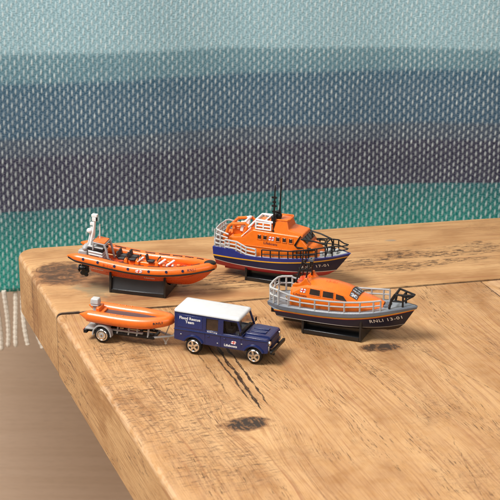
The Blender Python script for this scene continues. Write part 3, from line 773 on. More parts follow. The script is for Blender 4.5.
# ------------------------------------------------------------------ grey-decked lifeboat
def shannon():
    t = thing('lifeboat', 'toy lifeboat with slate grey deck, rounded orange cabin and grey guard rails, on the right', 'toy boat', 51.8, -132.4, -21.5, 'toy rescue boats on the table')
    rows = [
     [(-33,0,6.2),(-26,0,5.6),(-15,0,5.1),(-3,0,4.8),(10,0,4.6),(22,0,4.7),(32,0,5.4),(37.5,0,7.2)],
     [(-33.5,8.4,6.6),(-26,8.8,6.4),(-15,9,6.3),(-3,9,6.2),(10,8.0,6.2),(22,5.4,6.2),(32,2.5,6.9),(39,.1,8.6)],
     [(-34.5,11.0,8.3),(-27,11.6,8.3),(-15,12,8.3),(-3,12,8.3),(10,11,8.3),(22,8.2,8.5),(32,4.4,9.0),(40.7,.1,10.2)],
     [(-34.6,11.1,8.6),(-27,11.7,8.6),(-15,12.05,8.6),(-3,12.05,8.6),(10,11.1,8.6),(22,8.4,8.8),(32,4.6,9.3),(41,.1,10.5)],
     [(-35.5,12.3,12.0),(-27,12.6,12.0),(-15,12.9,12.0),(-3,12.9,12.3),(10,12.3,13.1),(23,10.5,15.0),(35,6.9,17.5),(46.7,.25,19.9)],
     [(-35.6,12.35,12.35),(-27,12.65,12.35),(-15,12.95,12.35),(-3,12.95,12.65),(10,12.35,13.45),(23,10.55,15.35),(35,6.95,17.85),(46.9,.25,20.2)],
     [(-35.7,12.5,13.0),(-27,12.9,13.0),(-15,13.1,13.0),(-3,13.1,13.3),(10,12.5,14.1),(23,10.8,16.0),(35,7.1,18.5),(47.3,.3,20.8)],
     [(-41.0,8.6,13.8),(-31,13.0,13.5),(-15,13.7,13.5),(-3,13.7,13.8),(10,13.1,14.7),(23,11.5,16.6),(35.5,7.9,19.1),(48.2,.9,21.3)],
     [(-41.2,8.6,15.6),(-31,13.0,15.6),(-15,13.5,15.7),(-3,13.5,16.0),(10,12.9,16.9),(23,11.4,18.7),(35.5,7.9,20.9),(48.4,1.0,22.6)],
     [(-40.4,8.0,16.3),(-30.6,12.1,16.3),(-15,12.7,16.4),(-3,12.7,16.7),(10,12.1,17.6),(23,10.6,19.4),(35,7.1,21.6),(47.4,.7,23.3)]]
    mb, C = hull(rows, ['bottom_hull', 'bottom_hull', 'lightgrey', 'ink_hull', 'redline', 'yellow', 'slate', 'slate', 'slate'], 57)
    h = mb.build('hull', t, sharp=32)
    top = C[-1]; zt = lambda x: interp(top, x).z
    d = MB(); decksheet(d, top, 'deckslate', 0, -.25); d.build('deck', t)
    m = MB(); m.box((-25, 0, 5.2), (14, 12, 2.8), 'black'); m.box((-37.5, -5, 9.6), (4.5, 3, 3), 'black'); m.box((-37.5, 5, 9.6), (4.5, 3, 3), 'black'); m.build('waterjet', t, .4)
    # transom step
    m = MB(); m.prism([(-40.6, 13.9, 8.2), (-34, 12.6, 11), (-34, 14.4, 11)], 'slate'); m.build('transom_step', t, .2)
    # cabin: stations loft of rounded cross sections
    st = [  # x, base half, base z, shoulder half, shoulder z, top half, top z
        (-26.6, 9.9, 15.8, 9.0, 22.5, 7.6, 26.2), (-25.6, 10, 15.8, 9.1, 23.4, 7.0, 27.2), (-19.5, 10, 15.8, 8.9, 27.2, 5.8, 28.8), (-17.2, 10, 15.8, 8.8, 28.0, 4.8, 30.0),
        (-10, 10.1, 15.9, 8.7, 28.2, 4.5, 30.2), (-2, 10.2, 16.1, 8.7, 27.9, 4.3, 29.9), (5, 10.1, 16.6, 8.5, 26.7, 4.2, 28.9), (8.6, 9.9, 17, 8.4, 25.4, 4.4, 27.7),
        (14.4, 9.6, 17.4, 7.9, 22.8, 6.4, 24.0), (20, 8.4, 18.0, 6.8, 21.4, 5.6, 23.2), (25, 6.2, 18.8, 4.8, 21.2, 3.8, 22.5), (28.6, 3.2, 19.6, 2.6, 21.0, 2.0, 21.8)]
    def sect(s):
        x, b, zb, s1, z1, tp, z2 = s
        near = [(-b, zb), (-b * .985, zb + (z1 - zb) * .45), (-s1, z1), (-(s1 * .55 + tp * .45), z1 + (z2 - z1) * .62), (-tp, z2), (-tp * .5, z2 + .55), (0, z2 + .75)]
        return [(x, y, z) for y, z in near] + [(x, -y, z) for y, z in near[-2::-1]]
    m = MB(); G = [[m.vert(p) for p in sect(s)] for s in st]
    for i in range(len(G) - 1):
        for j in range(len(G[0]) - 1): m.face((G[i][j], G[i][j + 1], G[i + 1][j + 1], G[i + 1][j]), 'orange')
    m.face(G[0], 'orange'); m.face(G[-1][::-1], 'orange')
    cab = m.build('cabin', t, sharp=13)
    # rear fins that carry the masts, with a dark well between
    for sy in (-1, 1):
        m = MB(); m.slab([(-26.2, 24), (-26.0, 28.0), (-24.8, 28.6), (-21.5, 29.2), (-19.2, 31.5), (-18.4, 32.8), (-17.2, 33.2), (-16.2, 31.2), (-14, 29), (-14, 24)], sy * 5.6, sy * 7.3, 'orange'); m.build('roof_fin', cab, .35)
    m = MB(); m.box((-22.0, 0, 28.9), (5.2, 10.4, 1.0), 'orange_dark'); m.build('roof_well', cab, .3)
    # windows projected on cabin side
    def pane(poly, mats, k=6, off=.16, name='window'):
        # poly: quad (x,z)*4 subdivided
        (a, b, c, d_) = [Vector((q[0], q[1])) for q in poly]
        vs = []; fs = []
        for j in range(k + 1):
            for i in range(k + 1):
                p = a.lerp(b, i / k).lerp(d_.lerp(c, i / k), j / k); vs.append((p.x, p.y))
        for j in range(k):
            for i in range(k): fs.append((j * (k + 1) + i, j * (k + 1) + i + 1, (j + 1) * (k + 1) + i + 1, (j + 1) * (k + 1) + i))
        for sy in (-1, 1):
            o = project(name, vs, fs, [mats], [0] * len(fs), [cab], lambda u, v, sy=sy: (u, sy * 60, v), (0, -sy, 0), cab, off)
            # window rim
            r = MB(); bvh = bvh_of([cab]); P = []
            for (u, v) in list(poly) + [poly[0]]:
                hit = bvh.ray_cast(Vector((u, sy * 60, v)) * S, Vector((0, -sy, 0)))
                P.append(hit[0] / S)
            for p, q in zip(P, P[1:]): r.tube([p, q], .28, 'orange', 6)
            r.build('frame', o)
    pane([(-14.8, 24.0), (-7.9, 23.8), (-7.9, 27.6), (-14.3, 27.9)], 'darkglass')
    pane([(-6.5, 23.7), (.4, 23.5), (.3, 27.3), (-6.4, 27.6)], 'darkglass')
    pane([(1.6, 23.4), (9.0, 22.8), (6.2, 26.0), (1.5, 26.9)], 'darkglass')
    # windscreen, projected from the front and above
    bvh = bvh_of([cab])
    for (ya, yb) in ((-7.0, -3.7), (-2.7, -.25), (.25, 2.7), (3.7, 7.0)):
        m = MB(); k = 5; ids = []
        for j in range(k + 1):
            for i in range(k + 1):
                y = ya + (yb - ya) * i / k; x = 9.4 + 4.3 * (1 - j / k)
                hit = bvh.ray_cast(Vector((x, y, 60)) * S, Vector((0, 0, -1)))
                p = hit[0] / S; ids.append(m.vert((p.x + .1, p.y, p.z + .15)))
        for j in range(k):
            for i in range(k): m.face((ids[j * (k + 1) + i], ids[j * (k + 1) + i + 1], ids[(j + 1) * (k + 1) + i + 1], ids[(j + 1) * (k + 1) + i]), 'paleglass')
        o = m.build('windscreen', cab)
        c = [m.v[ids[0]], m.v[ids[k]], m.v[ids[-1]], m.v[ids[-1 - k]]]
        r = MB()
        for p, q in zip(c, c[1:] + c[:1]): r.tube([p, q], .26, 'seatblack', 6)
        r.build('frame', o)
    side_flag(-18.6, 26.0, 3.4, 2.3, [cab], t, -2)
    side_text('Lifeboats', -20.4, 23.0, 2.0, 'ink_hull', [cab], t, .02, 1.05, -2, 1.1)
    side_text('RNLI 13-01', 31.8, 14.3, 3.1, 'white', [h], t, .03, 1.14, 9, 1.12)
    # faint roof number
    vs, fs = text_tris('13-01', 3.4, .02, 1.1)
    project('lettering', vs, fs, ['orange_dark'], [0] * len(fs), [cab], lambda u, v: (-3.2 + v, -1.4 - u * .01 + u * 0 + 0, 60) if False else (-3.5 + u * .9, -1 + v, 60), (0, 0, -1), cab, .08)
    # guard rails
    for sy in (-1, 1):
        xs = [-33, -26.5, -19.2, -10.0, -1.2, 8.0, 17.2, 25.0, 29.0]
        P = []
        for x in xs:
            p = interp(top, x); P.append((x, sy * (p.y - .1), p.z + (8.3 if x < -30 else 7.0 if x < -22 else 6.2)))
        rails('guard_rail', t, 'railgrey', P, .58, posts=range(1, 9), levels=(.52,), base=zt)
    m = MB()
    for z, r in ((25.0, .65), (20.8, .5)):
        m.tube([(-33, -12.0, z), (-38.6, -9.6, z), (-40.2, -6.6, z + .2), (-40.6, 0, z + .4), (-40.2, 6.6, z + .2), (-38.6, 9.6, z), (-33, 12.0, z)], r, 'lightgrey', 8)
    for x, y in ((-33, -12), (-36.4, -10.6), (-39.8, -7.4), (-40.5, -2.6), (-40.5, 2.6), (-39.8, 7.4), (-36.4, 10.6), (-33, 12)):
        m.tube([(x, y, 16), (x, y, 25.0)], .6, 'lightgrey', 7)
    m.build('stern_cage', t)
    m = MB(); m.disc((-30.5, -4.5, 17.3), (0, 0, 1), .9, 1.8, 'lightgrey', 12); m.disc((-31, 4.5, 17.3), (0, 0, 1), .9, 1.8, 'lightgrey', 12); m.ball((-30.5, -4.5, 18.4), .8, 'brown'); m.build('deck_bollard', t, .1)
    # masts
    m = MB(); m.tube([(-24.4, -5.6, 29), (-21.4, -3.4, 40.8)], .55, 'black', 7); m.tube([(-24.4, 5.6, 29), (-21.4, 3.4, 40.8)], .55, 'black', 7)
    m.tube([(-18.4, -5.4, 30.5), (-17.2, -3.4, 41.2)], .5, 'black', 7); m.tube([(-18.4, 5.4, 30.5), (-17.2, 3.4, 41.2)], .5, 'black', 7)
    m.tube([(-21.4, -3.4, 40.8), (-21.4, 3.4, 40.8)], .5, 'black', 7); m.tube([(-21.4, -3.4, 40.6), (-17.2, -3.4, 41)], .5, 'black', 7)
    m.tube([(-22.8, -4.4, 36.5), (-17.8, -4.2, 37.6), (-17.8, 4.2, 37.6), (-22.8, 4.4, 36.5)], .45, 'black', 7)
    m.tube([(-21, -4.6, 41), (-20.2, -4.6, 50)], [.5, .35], 'black', 7); m.tube([(-17.4, 0, 38), (-16.9, 0, 43.4)], [.6, .5], 'black', 7); m.box((-16.9, 0, 42.4), (2.8, 3, 1.4), 'slate')
    m.build('mast_frame', t)
    # bow rail
    zb = lambda x: zt(x)
    m = MB()
    for sy in (-1, 1):
        m.tube([(33.4, sy * 6.4, zb(33.4)), (34.4, sy * 5.8, zb(34) + 5.4), (36.2, sy * 5, 30.0)], .75, 'black', 7)
        m.tube([(36.2, sy * 5, 30.0), (41, sy * 3.2, 29.6), (46.6, sy * .5, 29.4)], .62, 'black', 7)
        m.tube([(34.4, sy * 5.9, 26.0), (40.4, sy * 3.4, 25.6), (46.2, sy * .5, 28.9)], .5, 'black', 7)
        m.tube([(40.6, sy * 3.4, zb(40)), (40.6, sy * 3.3, 29.4)], .62, 'black', 7)
    m.tube([(36.2, -5, 30.0), (36.2, 5, 30.0)], .6, 'black', 7); m.tube([(34.6, -5.8, 26.2), (34.6, 5.8, 26.2)], .5, 'black', 7)
    m.tube([(40.6, -3.2, 29.4), (40.6, 3.2, 29.4)], .5, 'black', 7); m.build('bow_rail', t)
    m = MB(); m.tube([(32, -2.6, zb(32) + .5), (32, 2.6, zb(32) + .5)], .5, 'black', 7); m.box((30.5, 0, zb(30) + .4), (3, 7, .8), 'slate'); m.build('deck_fitting', t, .15)
    return t
shannon()
display_stand(51.8, -132.4, -21.5, 'black plastic display stand under the grey decked lifeboat on the right')

# ------------------------------------------------------------------ orange RIB
def rib():
    t = thing('inflatable_boat', 'long orange toy boat with black strake, black seats, grey console and white mast', 'toy boat', -67, -67.9, -15.5, 'toy rescue boats on the table')
    rows = [
     [(-31.5,0,9.4),(-22,0,7.6),(-10,0,6.4),(2,0,5.6),(14,0,5.3),(24,0,5.6),(32,0,6.9),(40,0,11.4),(46,0,17.6)],
     [(-31.5,7.5,11.4),(-22,8,10.2),(-10,8.2,9.4),(2,8.2,8.9),(14,7.6,8.9),(24,6.2,9.8),(32,4.2,11.6),(40,1.9,15.0),(46.2,.1,18.6)],
     [(-31.8,11,16.6),(-22,11.4,15.6),(-10,11.7,14.4),(2,11.7,13.8),(14,11.2,13.9),(24,9.4,14.8),(32,7.0,16.2),(40,3.6,18.2),(46.4,.3,19.6)]]
    mb, C = hull(rows, ['orange_hull', 'orange_hull'], 45); decksheet(mb, C[-1], 'orange_dark', 0, 0)
    h = mb.build('hull', t, sharp=28)
    for sy in (-1, 1):      # spray rails
        m = MB(); row = [C[1][i].lerp(C[2][i], .45) for i in range(6, 40, 3)]
        m.tube([(p.x, sy * (p.y + .05), p.z) for p in row], .32, 'orange_hull', 6); m.build('spray_rail', t)
    # inflatable collar : one tube round the boat
    half = [(-45.5, 11.9, 22.2), (-43, 11.9, 21.9), (-39, 12.0, 21.3), (-33, 12.1, 20.6), (-24, 12.3, 19.6), (-14, 12.4, 18.3), (-4, 12.4, 17.3), (6, 12.2, 17.0), (16, 11.5, 17.2), (25, 9.9, 17.8), (33, 7.5, 18.6), (39, 5.0, 19.4), (43.5, 2.6, 20.0), (45.6, 0, 20.3)]
    cen = crom(half, 60); rad = crom([(r, 0, 0) for r in (.5, 1.7, 2.9, 3.15, 3.2, 3.2, 3.2, 3.2, 3.2, 3.15, 3.1, 3.0, 2.9, 2.8)], 60)
    path = [(p.x, -p.y, p.z) for p in cen[:-1]] + [(p.x, p.y, p.z) for p in reversed(cen)]
    rr = [p.x for p in rad[:-1]] + [p.x for p in reversed(rad)]
    m = MB(); m.tube(path, rr, 'orange_tube', 18); col = m.build('collar', t, sharp=60)
    # black strake, grab lines, patches
    for sy in (-1, 1):
        m = MB(); pts = []
        for i in range(2, 60, 2):
            p = cen[i]; q = cen[min(i + 1, 59)]; tx = (q - cen[i - 1]); nx = Vector((-tx.y, tx.x)) ; nx = Vector((-(tx.y), tx.x)).normalized()
            nrm = Vector((nx.x, nx.y)); 
            r_ = rad[i].x
            pts.append((p.x + abs(nrm.x) * r_ * .9 * (1 if p.x > 20 else 0), sy * (p.y + abs(nrm.y) * r_ * .95), p.z - r_ * .38))
        m.tube(pts, .55, 'black', 7); m.build('rubbing_strake', t)
        for xa, xb in ((-31, -25), (-22, -15), (-12, -5.5), (-2, 4.5), (7, 14.5), (16.5, 23), (25, 31), (33.5, 38.5)):
            pts = []
            for k in range(6):
                x = xa + (xb - xa) * k / 5
                i = min(range(60), key=lambda q: abs(cen[q].x - x)); p = cen[i]; pts.append((x, sy * (p.y - 1.0), p.z + rad[i].x * .955))
            m = MB(); m.tube(pts, .36, 'black', 6); m.build('grab_line', t)
        for x in (-34.2, -23.4, -13.6, -4.0, 8.7, 20.4, 28.6):
            i = min(range(60), key=lambda q: abs(cen[q].x - x)); p = cen[i]; q = cen[min(i + 1, 59)]
            tx = (q - cen[i - 1]).normalized(); nn = Vector((-tx.y * sy * 0 + abs(tx.y), sy * abs(tx.x), .45)).normalized()
            m = MB(); c = Vector((p.x, sy * p.y, p.z)) + nn * (rad[i].x + .02); m.disc(c, nn, .85, .35, 'navy_hull', 14); m.build('valve_patch', t)
    side_text('RNLI', 34.9, 19.9, 1.9, 'navy_hull', [col], t, .03, 1.15, 4, 1.15)
    side_text('B-840', -17.6, 19.2, 2.3, 'orange_dark', [col], t, .03, 1.15, -7, 1.1)
    side_flag(2.6, 17.9, 4.2, 1.5, [col], t, -2)
    side_text('Atlantic 85' if False else 'Lifeboats', 7.5, 11.9, 1.5, 'white', [h], t, .02, 1.0, -1, 1.3, .4)
    side_text('Lifeboats', -27.0, 14.3, 1.6, 'white', [h], t, .02, 1.0, -5, 1.5, .4)
    m = MB(); m.ball((44.0, 0, 22.0), (3.9, 3.4, 1.5), 'black', 18, 8); m.build('bow_pad', t)
    # interior
    m = MB(); m.prism([(-30, 13, 9.2), (-30, 17.2, 8.8), (26, 16.2, 8.3), (32, 17.0, 5.0), (32, 15, 5.0)], 'orange_dark'); m.build('deck', t, .3)
    m = MB(); m.prism([(-12, 16, 2.6), (-12, 19.2, 2.3), (19.5, 18.4, 2.3), (23, 16, 2.4)], 'orange'); m.build('seat_pod', t, .6)
    for x, y in ((-13.6, -2.2), (-6.6, -2.2), (5.6, -2.2), (-13.6, 3.0), (-6.6, 3.0)):
        s_ = thing_part = MB()
        s_.box((x + .6, y, 20.2), (4.6, 3.4, 1.5), 'seatblack'); s_.box((x - 1.8, y, 22.2), (1.3, 3.2, 4.6), 'seatblack', Matrix.Rotation(R(-12), 3, 'Y')); s_.build('seat', t, .5, 3)
    for x in (-1.2, 13.2, 19.0):
        m = MB(); m.box((x, -1, 20.0), (1.5, 6.2, .8), 'white', Matrix.Rotation(R(-25), 3, 'Z') @ Matrix.Rotation(R(12), 3, 'X')); m.build('white_strap', t, .2)
    for x, y in ((17.0, -3.2), (20.5, -2.8), (-20.6, -3.8)):
        m = MB(); m.box((x, y, 18.6), (1.3, 1.3, 1.6), 'white'); m.box((x - .9, y, 19.2), (.9, 1.2, 2.2), 'orange_dark'); m.build('deck_fitting', t, .2)
    for x in (-10.2, -2.6, 10.2):
        m = MB(); m.prism([(x - 1.2, 16.5, 4.6), (x - .8, 20.6, 3.8), (x + 1.0, 20.2, 3.6), (x + 1.4, 16.5, 4.6)], 'orange'); m.build('bulkhead', t, .4)
        m = MB(); m.tube([(x + .4, -2.8, 20.6), (x + .8, -2.2, 22.0), (x + .8, 2.2, 22.0), (x + .4, 2.8, 20.6)], .3, 'black', 6); m.build('grab_bar', t)
    for x, y in ((-18, 5.4), (-16.4, -5.8), (15.8, 4.2), (23.5, 0)):
        m = MB(); m.box((x, y, 18.0), (2.4, 1.8, 1.8), 'seatblack' if x < 0 else 'orange'); m.build('stowage_box', t, .4)
    # console
    c = MB(); c.prism([(-33.5, 17, 5.2), (-34.6, 24.6, 4.9), (-25.6, 23.4, 4.9), (-24.6, 17, 5.2)], 'lightgrey'); con = c.build('console', t, .3)
    m = MB()
    for z in (19.4, 21.4, 23.2): m.box((-29.4, 0, z - (0)), (9.3, 10.7, .6), 'white', Matrix.Rotation(R(7), 3, 'Y'))
    m.build('louvre', con, .1)
    m = MB(); m.box((-29.4, 0, 24.9), (10.5, 10.2, 1.3), 'black', Matrix.Rotation(R(7), 3, 'Y')); m.box((-29.6, 0, 26.4), (10.2, 9.8, .8), 'lightgrey', Matrix.Rotation(R(7), 3, 'Y')); m.build('console_top', con, .2)
    m = MB(); q = Matrix.Rotation(R(8), 3, 'Y')
    m.box((-27.0, 0, 30.0), (7.6, 9.4, .9), 'orange', q); roof = m.build('canopy', t, .25)
    m = MB(); m.box((-27.0, 0, 29.3), (8.6, 10.4, .8), 'railgrey', q); m.build('canopy_frame', roof, .2)
    for sy in (-1, 1):
        m = MB(); m.tube([(-23.4, sy * 4.9, 28.7), (-22.4, sy * 4.9, 26.0), (-20.4, sy * 4.9, 17.2)], .75, 'railgrey', 8); m.tube([(-30.6, sy * 4.9, 29.4), (-31, sy * 4.9, 25)], .6, 'railgrey', 8); m.build('canopy_leg', roof)
    # engines
    for sy in (-1, 1):
        m = MB(); m.box((-38.0, sy * 3.4, 20.8), (6, 4.4, 6.2), 'railgrey'); e = m.build('outboard_engine', t, .9, 3)
        m = MB(); m.box((-38.0, sy * 3.4, 15.5), (2.6, 2.0, 6.5), 'black'); m.disc((-38.6, sy * 3.4, 11.2), (1, 0, 0), 1.6, 4.5, 'black', 14)
        m.disc((-41.0, sy * 3.4, 11.2), (1, 0, 0), 2.7, .7, 'black', 5); m.box((-38.4, sy * 3.4, 9), (2.2, .7, 3.4), 'black'); m.build('propeller_leg', e, .2)
    # near, lower propeller seen below the collar
    m = MB()
    m.disc((-36.5, -6, 10.0), (.3, -1, 0), 2.1, 1.8, 'black', 16)
    for k in range(4):
        a = k * math.pi / 2 + .5; m.ball((-36.5 + 1.9 * math.cos(a), -6.3, 10.0 + 1.9 * math.sin(a)), (1.5, .7, 1.5), 'black', 10, 6)
    m.box((-35.5, -5, 13.6), (2, 2, 6), 'black'); m.build('propeller', t)
    # white mast
    m = MB()
    for sy in (-1, 1):
        m.tube([(-33.9, sy * 3.0, 25.4), (-31.9, sy * .9, 36.5), (-31.0, sy * .7, 43.0)], [1.0, .75, .65], 'white', 8)
    m.tube([(-36, 0, 25.6), (-33, 0, 38.5)], .7, 'white', 8)
    for z, w_ in ((29.5, 4.4), (34, 2.6), (38.4, 2.2)): m.box((-32.9 + (z - 29.5) * .14, 0, z), (1.2, w_, 1.1), 'white')
    m.tube([(-28.6, 1.2, 26), (-28.2, 1.2, 40.3)], .38, 'white', 6)
    m.box((-31.0, 0, 43.8), (2.6, 3.2, 2.4), 'white'); m.box((-30.9, 0, 46.0), (3.6, 2.8, 1.6), 'white'); m.ball((-34.3, -1.2, 36.0), (1.9, 1.5, 1.7), 'white'); m.box((-32.6, 0, 40.4), (2.6, 2.6, 1.6), 'white')
    m.disc((-29.3, -1.2, 44), (0, 0, 1), .6, 2.2, 'black', 10)
    m.build('mast', t, .15)
    m = MB(); m.ball((-36.6, -1.6, 25.0), (2.2, 4.4, 2.2), 'railgrey'); m.build('engine_cowl_top', t)
    return t
rib()
display_stand(-67, -67.9, -15.5, 'black plastic display stand with dark grey sloping side under the long orange boat', panel=True)

# ------------------------------------------------------------------ wheels
def wheel(parent, x, y, z, r, w, side, five=True, hub='brown'):
    m = MB(); n = 36
    prof = [(-w / 2, r * .60), (-w / 2, r * .88), (-w * .38, r * .97), (-w * .2, r), (w * .2, r), (w * .38, r * .97), (w / 2, r * .88), (w / 2, r * .60)]
    rings = [[m.vert((x + rr * math.cos(2 * math.pi * j / n), y + yy, z + rr * math.sin(2 * math.pi * j / n))) for j in range(n)] for yy, rr in prof]
    for i in range(len(rings) - 1):
        for j in range(n): m.face((rings[i][j], rings[i][(j + 1) % n], rings[i + 1][(j + 1) % n], rings[i + 1][j]), 'rubber')
    m.face(rings[0], 'rubber'); m.face(rings[-1], 'rubber')
    ty = m.build('wheel', parent, sharp=50)
    Y = y + side * w / 2
    m = MB()
    # rim ring
    for k in range(28):
        a0, a1 = 2 * math.pi * k / 28, 2 * math.pi * (k + 1) / 28
        for (ra, ya, rb, yb) in ((r * .76, .0, r * .70, .28), (r * .70, .28, r * .62, .28), (r * .62, .28, r * .58, .05)):
            m.poly([(x + ra * math.cos(a0), Y + side * ya, z + ra * math.sin(a0)), (x + ra * math.cos(a1), Y + side * ya, z + ra * math.sin(a1)),
                    (x + rb * math.cos(a1), Y + side * yb, z + rb * math.sin(a1)), (x + rb * math.cos(a0), Y + side * yb, z + rb * math.sin(a0))], 'chrome')
    m.disc((x, Y + side * .02, z), (0, 1, 0), r * .6, .12, 'seatblack', 28)
    if five:
        for k in range(5):
            a = 2 * math.pi * k / 5 + .5; m.box((x + r * .36 * math.cos(a), Y + side * .15, z + r * .36 * math.sin(a)), (r * .56, .45, r * .24), 'chrome', Matrix.Rotation(-a, 3, 'Y'))
        m.disc((x, Y + side * .2, z), (0, 1, 0), r * .24, .6, 'chrome', 18); m.disc((x, Y + side * .35, z), (0, 1, 0), r * .13, .6, hub, 14)
    else:
        m.disc((x, Y + side * .1, z), (0, 1, 0), r * .52, .35, 'chrome', 24); m.disc((x, Y + side * .25, z), (0, 1, 0), r * .30, .5, 'railgrey', 20); m.disc((x, Y + side * .4, z), (0, 1, 0), r * .12, .6, hub, 14)
    m.build('rim', ty, sharp=35)
    return ty

# ------------------------------------------------------------------ the van
def van():
    t = thing('toy_van', 'navy blue toy off-road van with white roof, white lettering and chrome five spoke wheels', 'toy van', -28.7, -156.9, -21.5)
    # side outline with wheel arches
    def arch(cx_, r, z0):
        return [(cx_ + r * math.cos(a), max(z0, 4.8 + r * math.sin(a))) for a in [math.pi * (1 - k / 12) for k in range(13)]]
    zs = 6.9
    low = [(-12.1, zs + .8), (-5.9, zs)] + [p for p in arch(0, 5.9, zs)] + [(5.9, zs), (31.2, zs)] + [p for p in arch(37.1, 5.9, zs)] + [(43.0, zs), (45.6, zs + .8), (45.8, 9.5), (45.5, 14.6), (44.6, 15.5), (31.2, 15.9), (30.5, 14.9), (-11.9, 14.7)]
    lo = []
    for p in low:
        if not lo or (abs(p[0] - lo[-1][0]) + abs(p[1] - lo[-1][1]) > .05): lo.append(p)
    m = MB(); m.prism([(x, z, 10.3 if z < 14 else 10.1) for x, z in lo], 'vanblue'); body = m.build('body', t, .35, 2)
    m = MB(); m.prism([(30.6, 14.8, 7.2), (30.6, 16.9, 6.8), (44.3, 16.5, 6.5), (45.9, 15.8, 6.3), (46.0, 14.5, 6.5)], 'vanblue'); hood = m.build('bonnet', t, .4, 3)
    m = MB(); m.box((37.5, -2.3, 16.95), (9, 3.2, .4), 'vanblue'); m.box((37.5, 2.3, 16.95), (9, 3.2, .4), 'vanblue'); m.build('bonnet_panel', hood, .15)
    # underbody
    m = MB(); m.box((17, 0, 6.6), (54, 13, 2.4), 'black'); m.tube([(0, -9, 4.8), (0, 9, 4.8)], .8, 'black'); m.tube([(37.1, -9, 4.8), (37.1, 9, 4.8)], .8, 'black'); m.build('chassis', t, .3)
    # upper sides: rear panel, pillars, rails
    def ywall(x0, x1, z0, z1, inset=0):
        for sy in (-1, 1):
            P = [(x0, z0), (x1, z0), (x1, z1), (x0, z1)]
            v = []
            for (xx, zz) in P: v.append((xx, sy * (10.0 - (zz - 14.5) * .06 - inset), zz))
            for (xx, zz) in P: v.append((xx, sy * (9.2 - (zz - 14.5) * .06), zz))
            ids = [mm.vert(q) for q in v]
            for q in ((0,1,2,3),(7,6,5,4),(0,4,5,1),(1,5,6,2),(2,6,7,3),(3,7,4,0)): mm.face([ids[i] for i in q], 'vanblue')
    mm = MB(); ywall(-11.9, 7.7, 14.5, 24.7)                       # rear quarter
    ywall(15.3, 18.3, 14.5, 24.7); ywall(7.7, 15.3, 23.0, 24.7); ywall(18.3, 27.2, 23.2, 24.7); ywall(7.7, 15.3, 14.5, 16.0); ywall(18.3, 30, 14.5, 15.4)
    for sy in (-1, 1):                                              # windscreen pillar
        mm.tube([(30.0, sy * 9.4, 14.8), (26.9, sy * 9.0, 24.4)], .75, 'vanblue', 6)
    mm.box((-11.5, 0, 19.6), (.8, 18.8, 10.2), 'vanblue')
    mm.box((29.7, 0, 15.3), (1.2, 19, 1.4), 'vanblue'); mm.box((27.0, 0, 24.2), (.9, 18, 1.0), 'vanblue')
    cabn = mm.build('upper_body', t, .2)
    # panel outlines on the rear quarter
    for sy in (-1, 1):
        m = MB(); y = sy * 9.78
        m.box((-2.2, y, 19.4), (15.4, .22, 7.4), 'vanblue2', Matrix.Rotation(sy * R(3.4), 3, 'X'))
        m.build('side_panel', cabn, .1)
    if True:
        m = MB()
        for sy in (-1, 1):
            for (a, b) in (((7.2, 7.4), (7.2, 24.3)), ((16.8, 6.9), (16.8, 24.3)), ((29.4, 8.4), (29.4, 14.8))):
                m.tube([(a[0], sy * 10.30 if a[1] < 14 else sy * 10, a[1]), (b[0], sy * (10.28 if b[1] < 15 else 10.28), 14.3)], .10, 'navy_hull', 4)
        m.build('door_gap', body)
    for sy in (-1, 1):
        m = MB(); m.tube([(-12.0, sy * 10.2, 14.0), (30.4, sy * 10.2, 14.4), (44.8, sy * 10.1, 14.7)], .38, 'vanblue', 6); m.build('waist_moulding', body)
        for cx_ in (0, 37.1):
            m = MB(); pts = [(cx_ + 6.3 * math.cos(a), sy * 10.5, 4.8 + 6.3 * math.sin(a)) for a in [math.pi * (1 - k / 14) for k in range(15)] if 4.8 + 6.3 * math.sin(a) > 6.8]
            m.tube(pts, .75, 'vanblue', 8); m.build('wheel_flare', body)
        for x in (9.2, 19.4):
            m = MB(); m.box((x, sy * 10.5, 12.6), (1.5, .35, .5), 'vanblue'); m.build('door_handle', body, .1)
    m = MB()
    for x, z in ((-7.6, 11.4), (15.0, 9.2), (29.8, 11.0)): m.box((x, -10.42, z), (.8, .2, .5), 'lightgrey')
    m.build('small_fitting', body, .05)
    # windows
    def pane(x0, x1, x2, z0, z1, mat, nm='window'):
        for sy in (-1, 1):
            m = MB(); P = [(x0, z0), (x1, z0), (x2, z1), (x0, z1)]
            a = [m.vert((x, sy * (9.6 - (z - 14.5) * .06), z)) for x, z in P]; b = [m.vert((x, sy * (9.35 - (z - 14.5) * .06), z)) for x, z in P]
            m.face(a, mat); m.face(b[::-1], mat)
            for i in range(4): m.face((a[i], a[(i + 1) % 4], b[(i + 1) % 4], b[i]), mat)
            m.build(nm, cabn)
    pane(7.7, 15.3, 15.3, 16.0, 23.0, 'darkglass'); pane(18.3, 29.6, 27.2, 15.4, 23.2, 'glass')
    m = MB(); P = [(29.9, -8.9, 16), (29.9, 8.9, 16), (27.2, 8.6, 23.8), (27.2, -8.6, 23.8)]
    a = [m.vert(p) for p in P]; b = [m.vert((p[0] - .25, p[1], p[2])) for p in P]; m.face(a, 'glass'); m.face(b[::-1], 'glass')
    for i in range(4): m.face((a[i], a[(i + 1) % 4], b[(i + 1) % 4], b[i]), 'glass')
    m.build('windscreen', cabn)
    # interior
    m = MB(); m.box((16, 0, 14.2), (27, 18, .8), 'black'); m.box((14, 0, 18.5), (.8, 17, 8), 'black')
    for sy in (-1, 1): m.box((21, sy * 4.4, 16.2), (4, 5, 2.4), 'seatblack'); m.box((19.2, sy * 4.4, 19), (1.3, 5, 6), 'seatblack', Matrix.Rotation(R(-10), 3, 'Y'))
    m.box((28.4, 0, 16), (2, 16, 2.2), 'seatblack'); m.tube([(26.4, -4.4 + 1.7 * math.cos(q * .7), 18 + 1.7 * math.sin(q * .7)) for q in range(10)], .25, 'black', 5); m.build('interior', t, .2)
    # white roof
    m = MB()
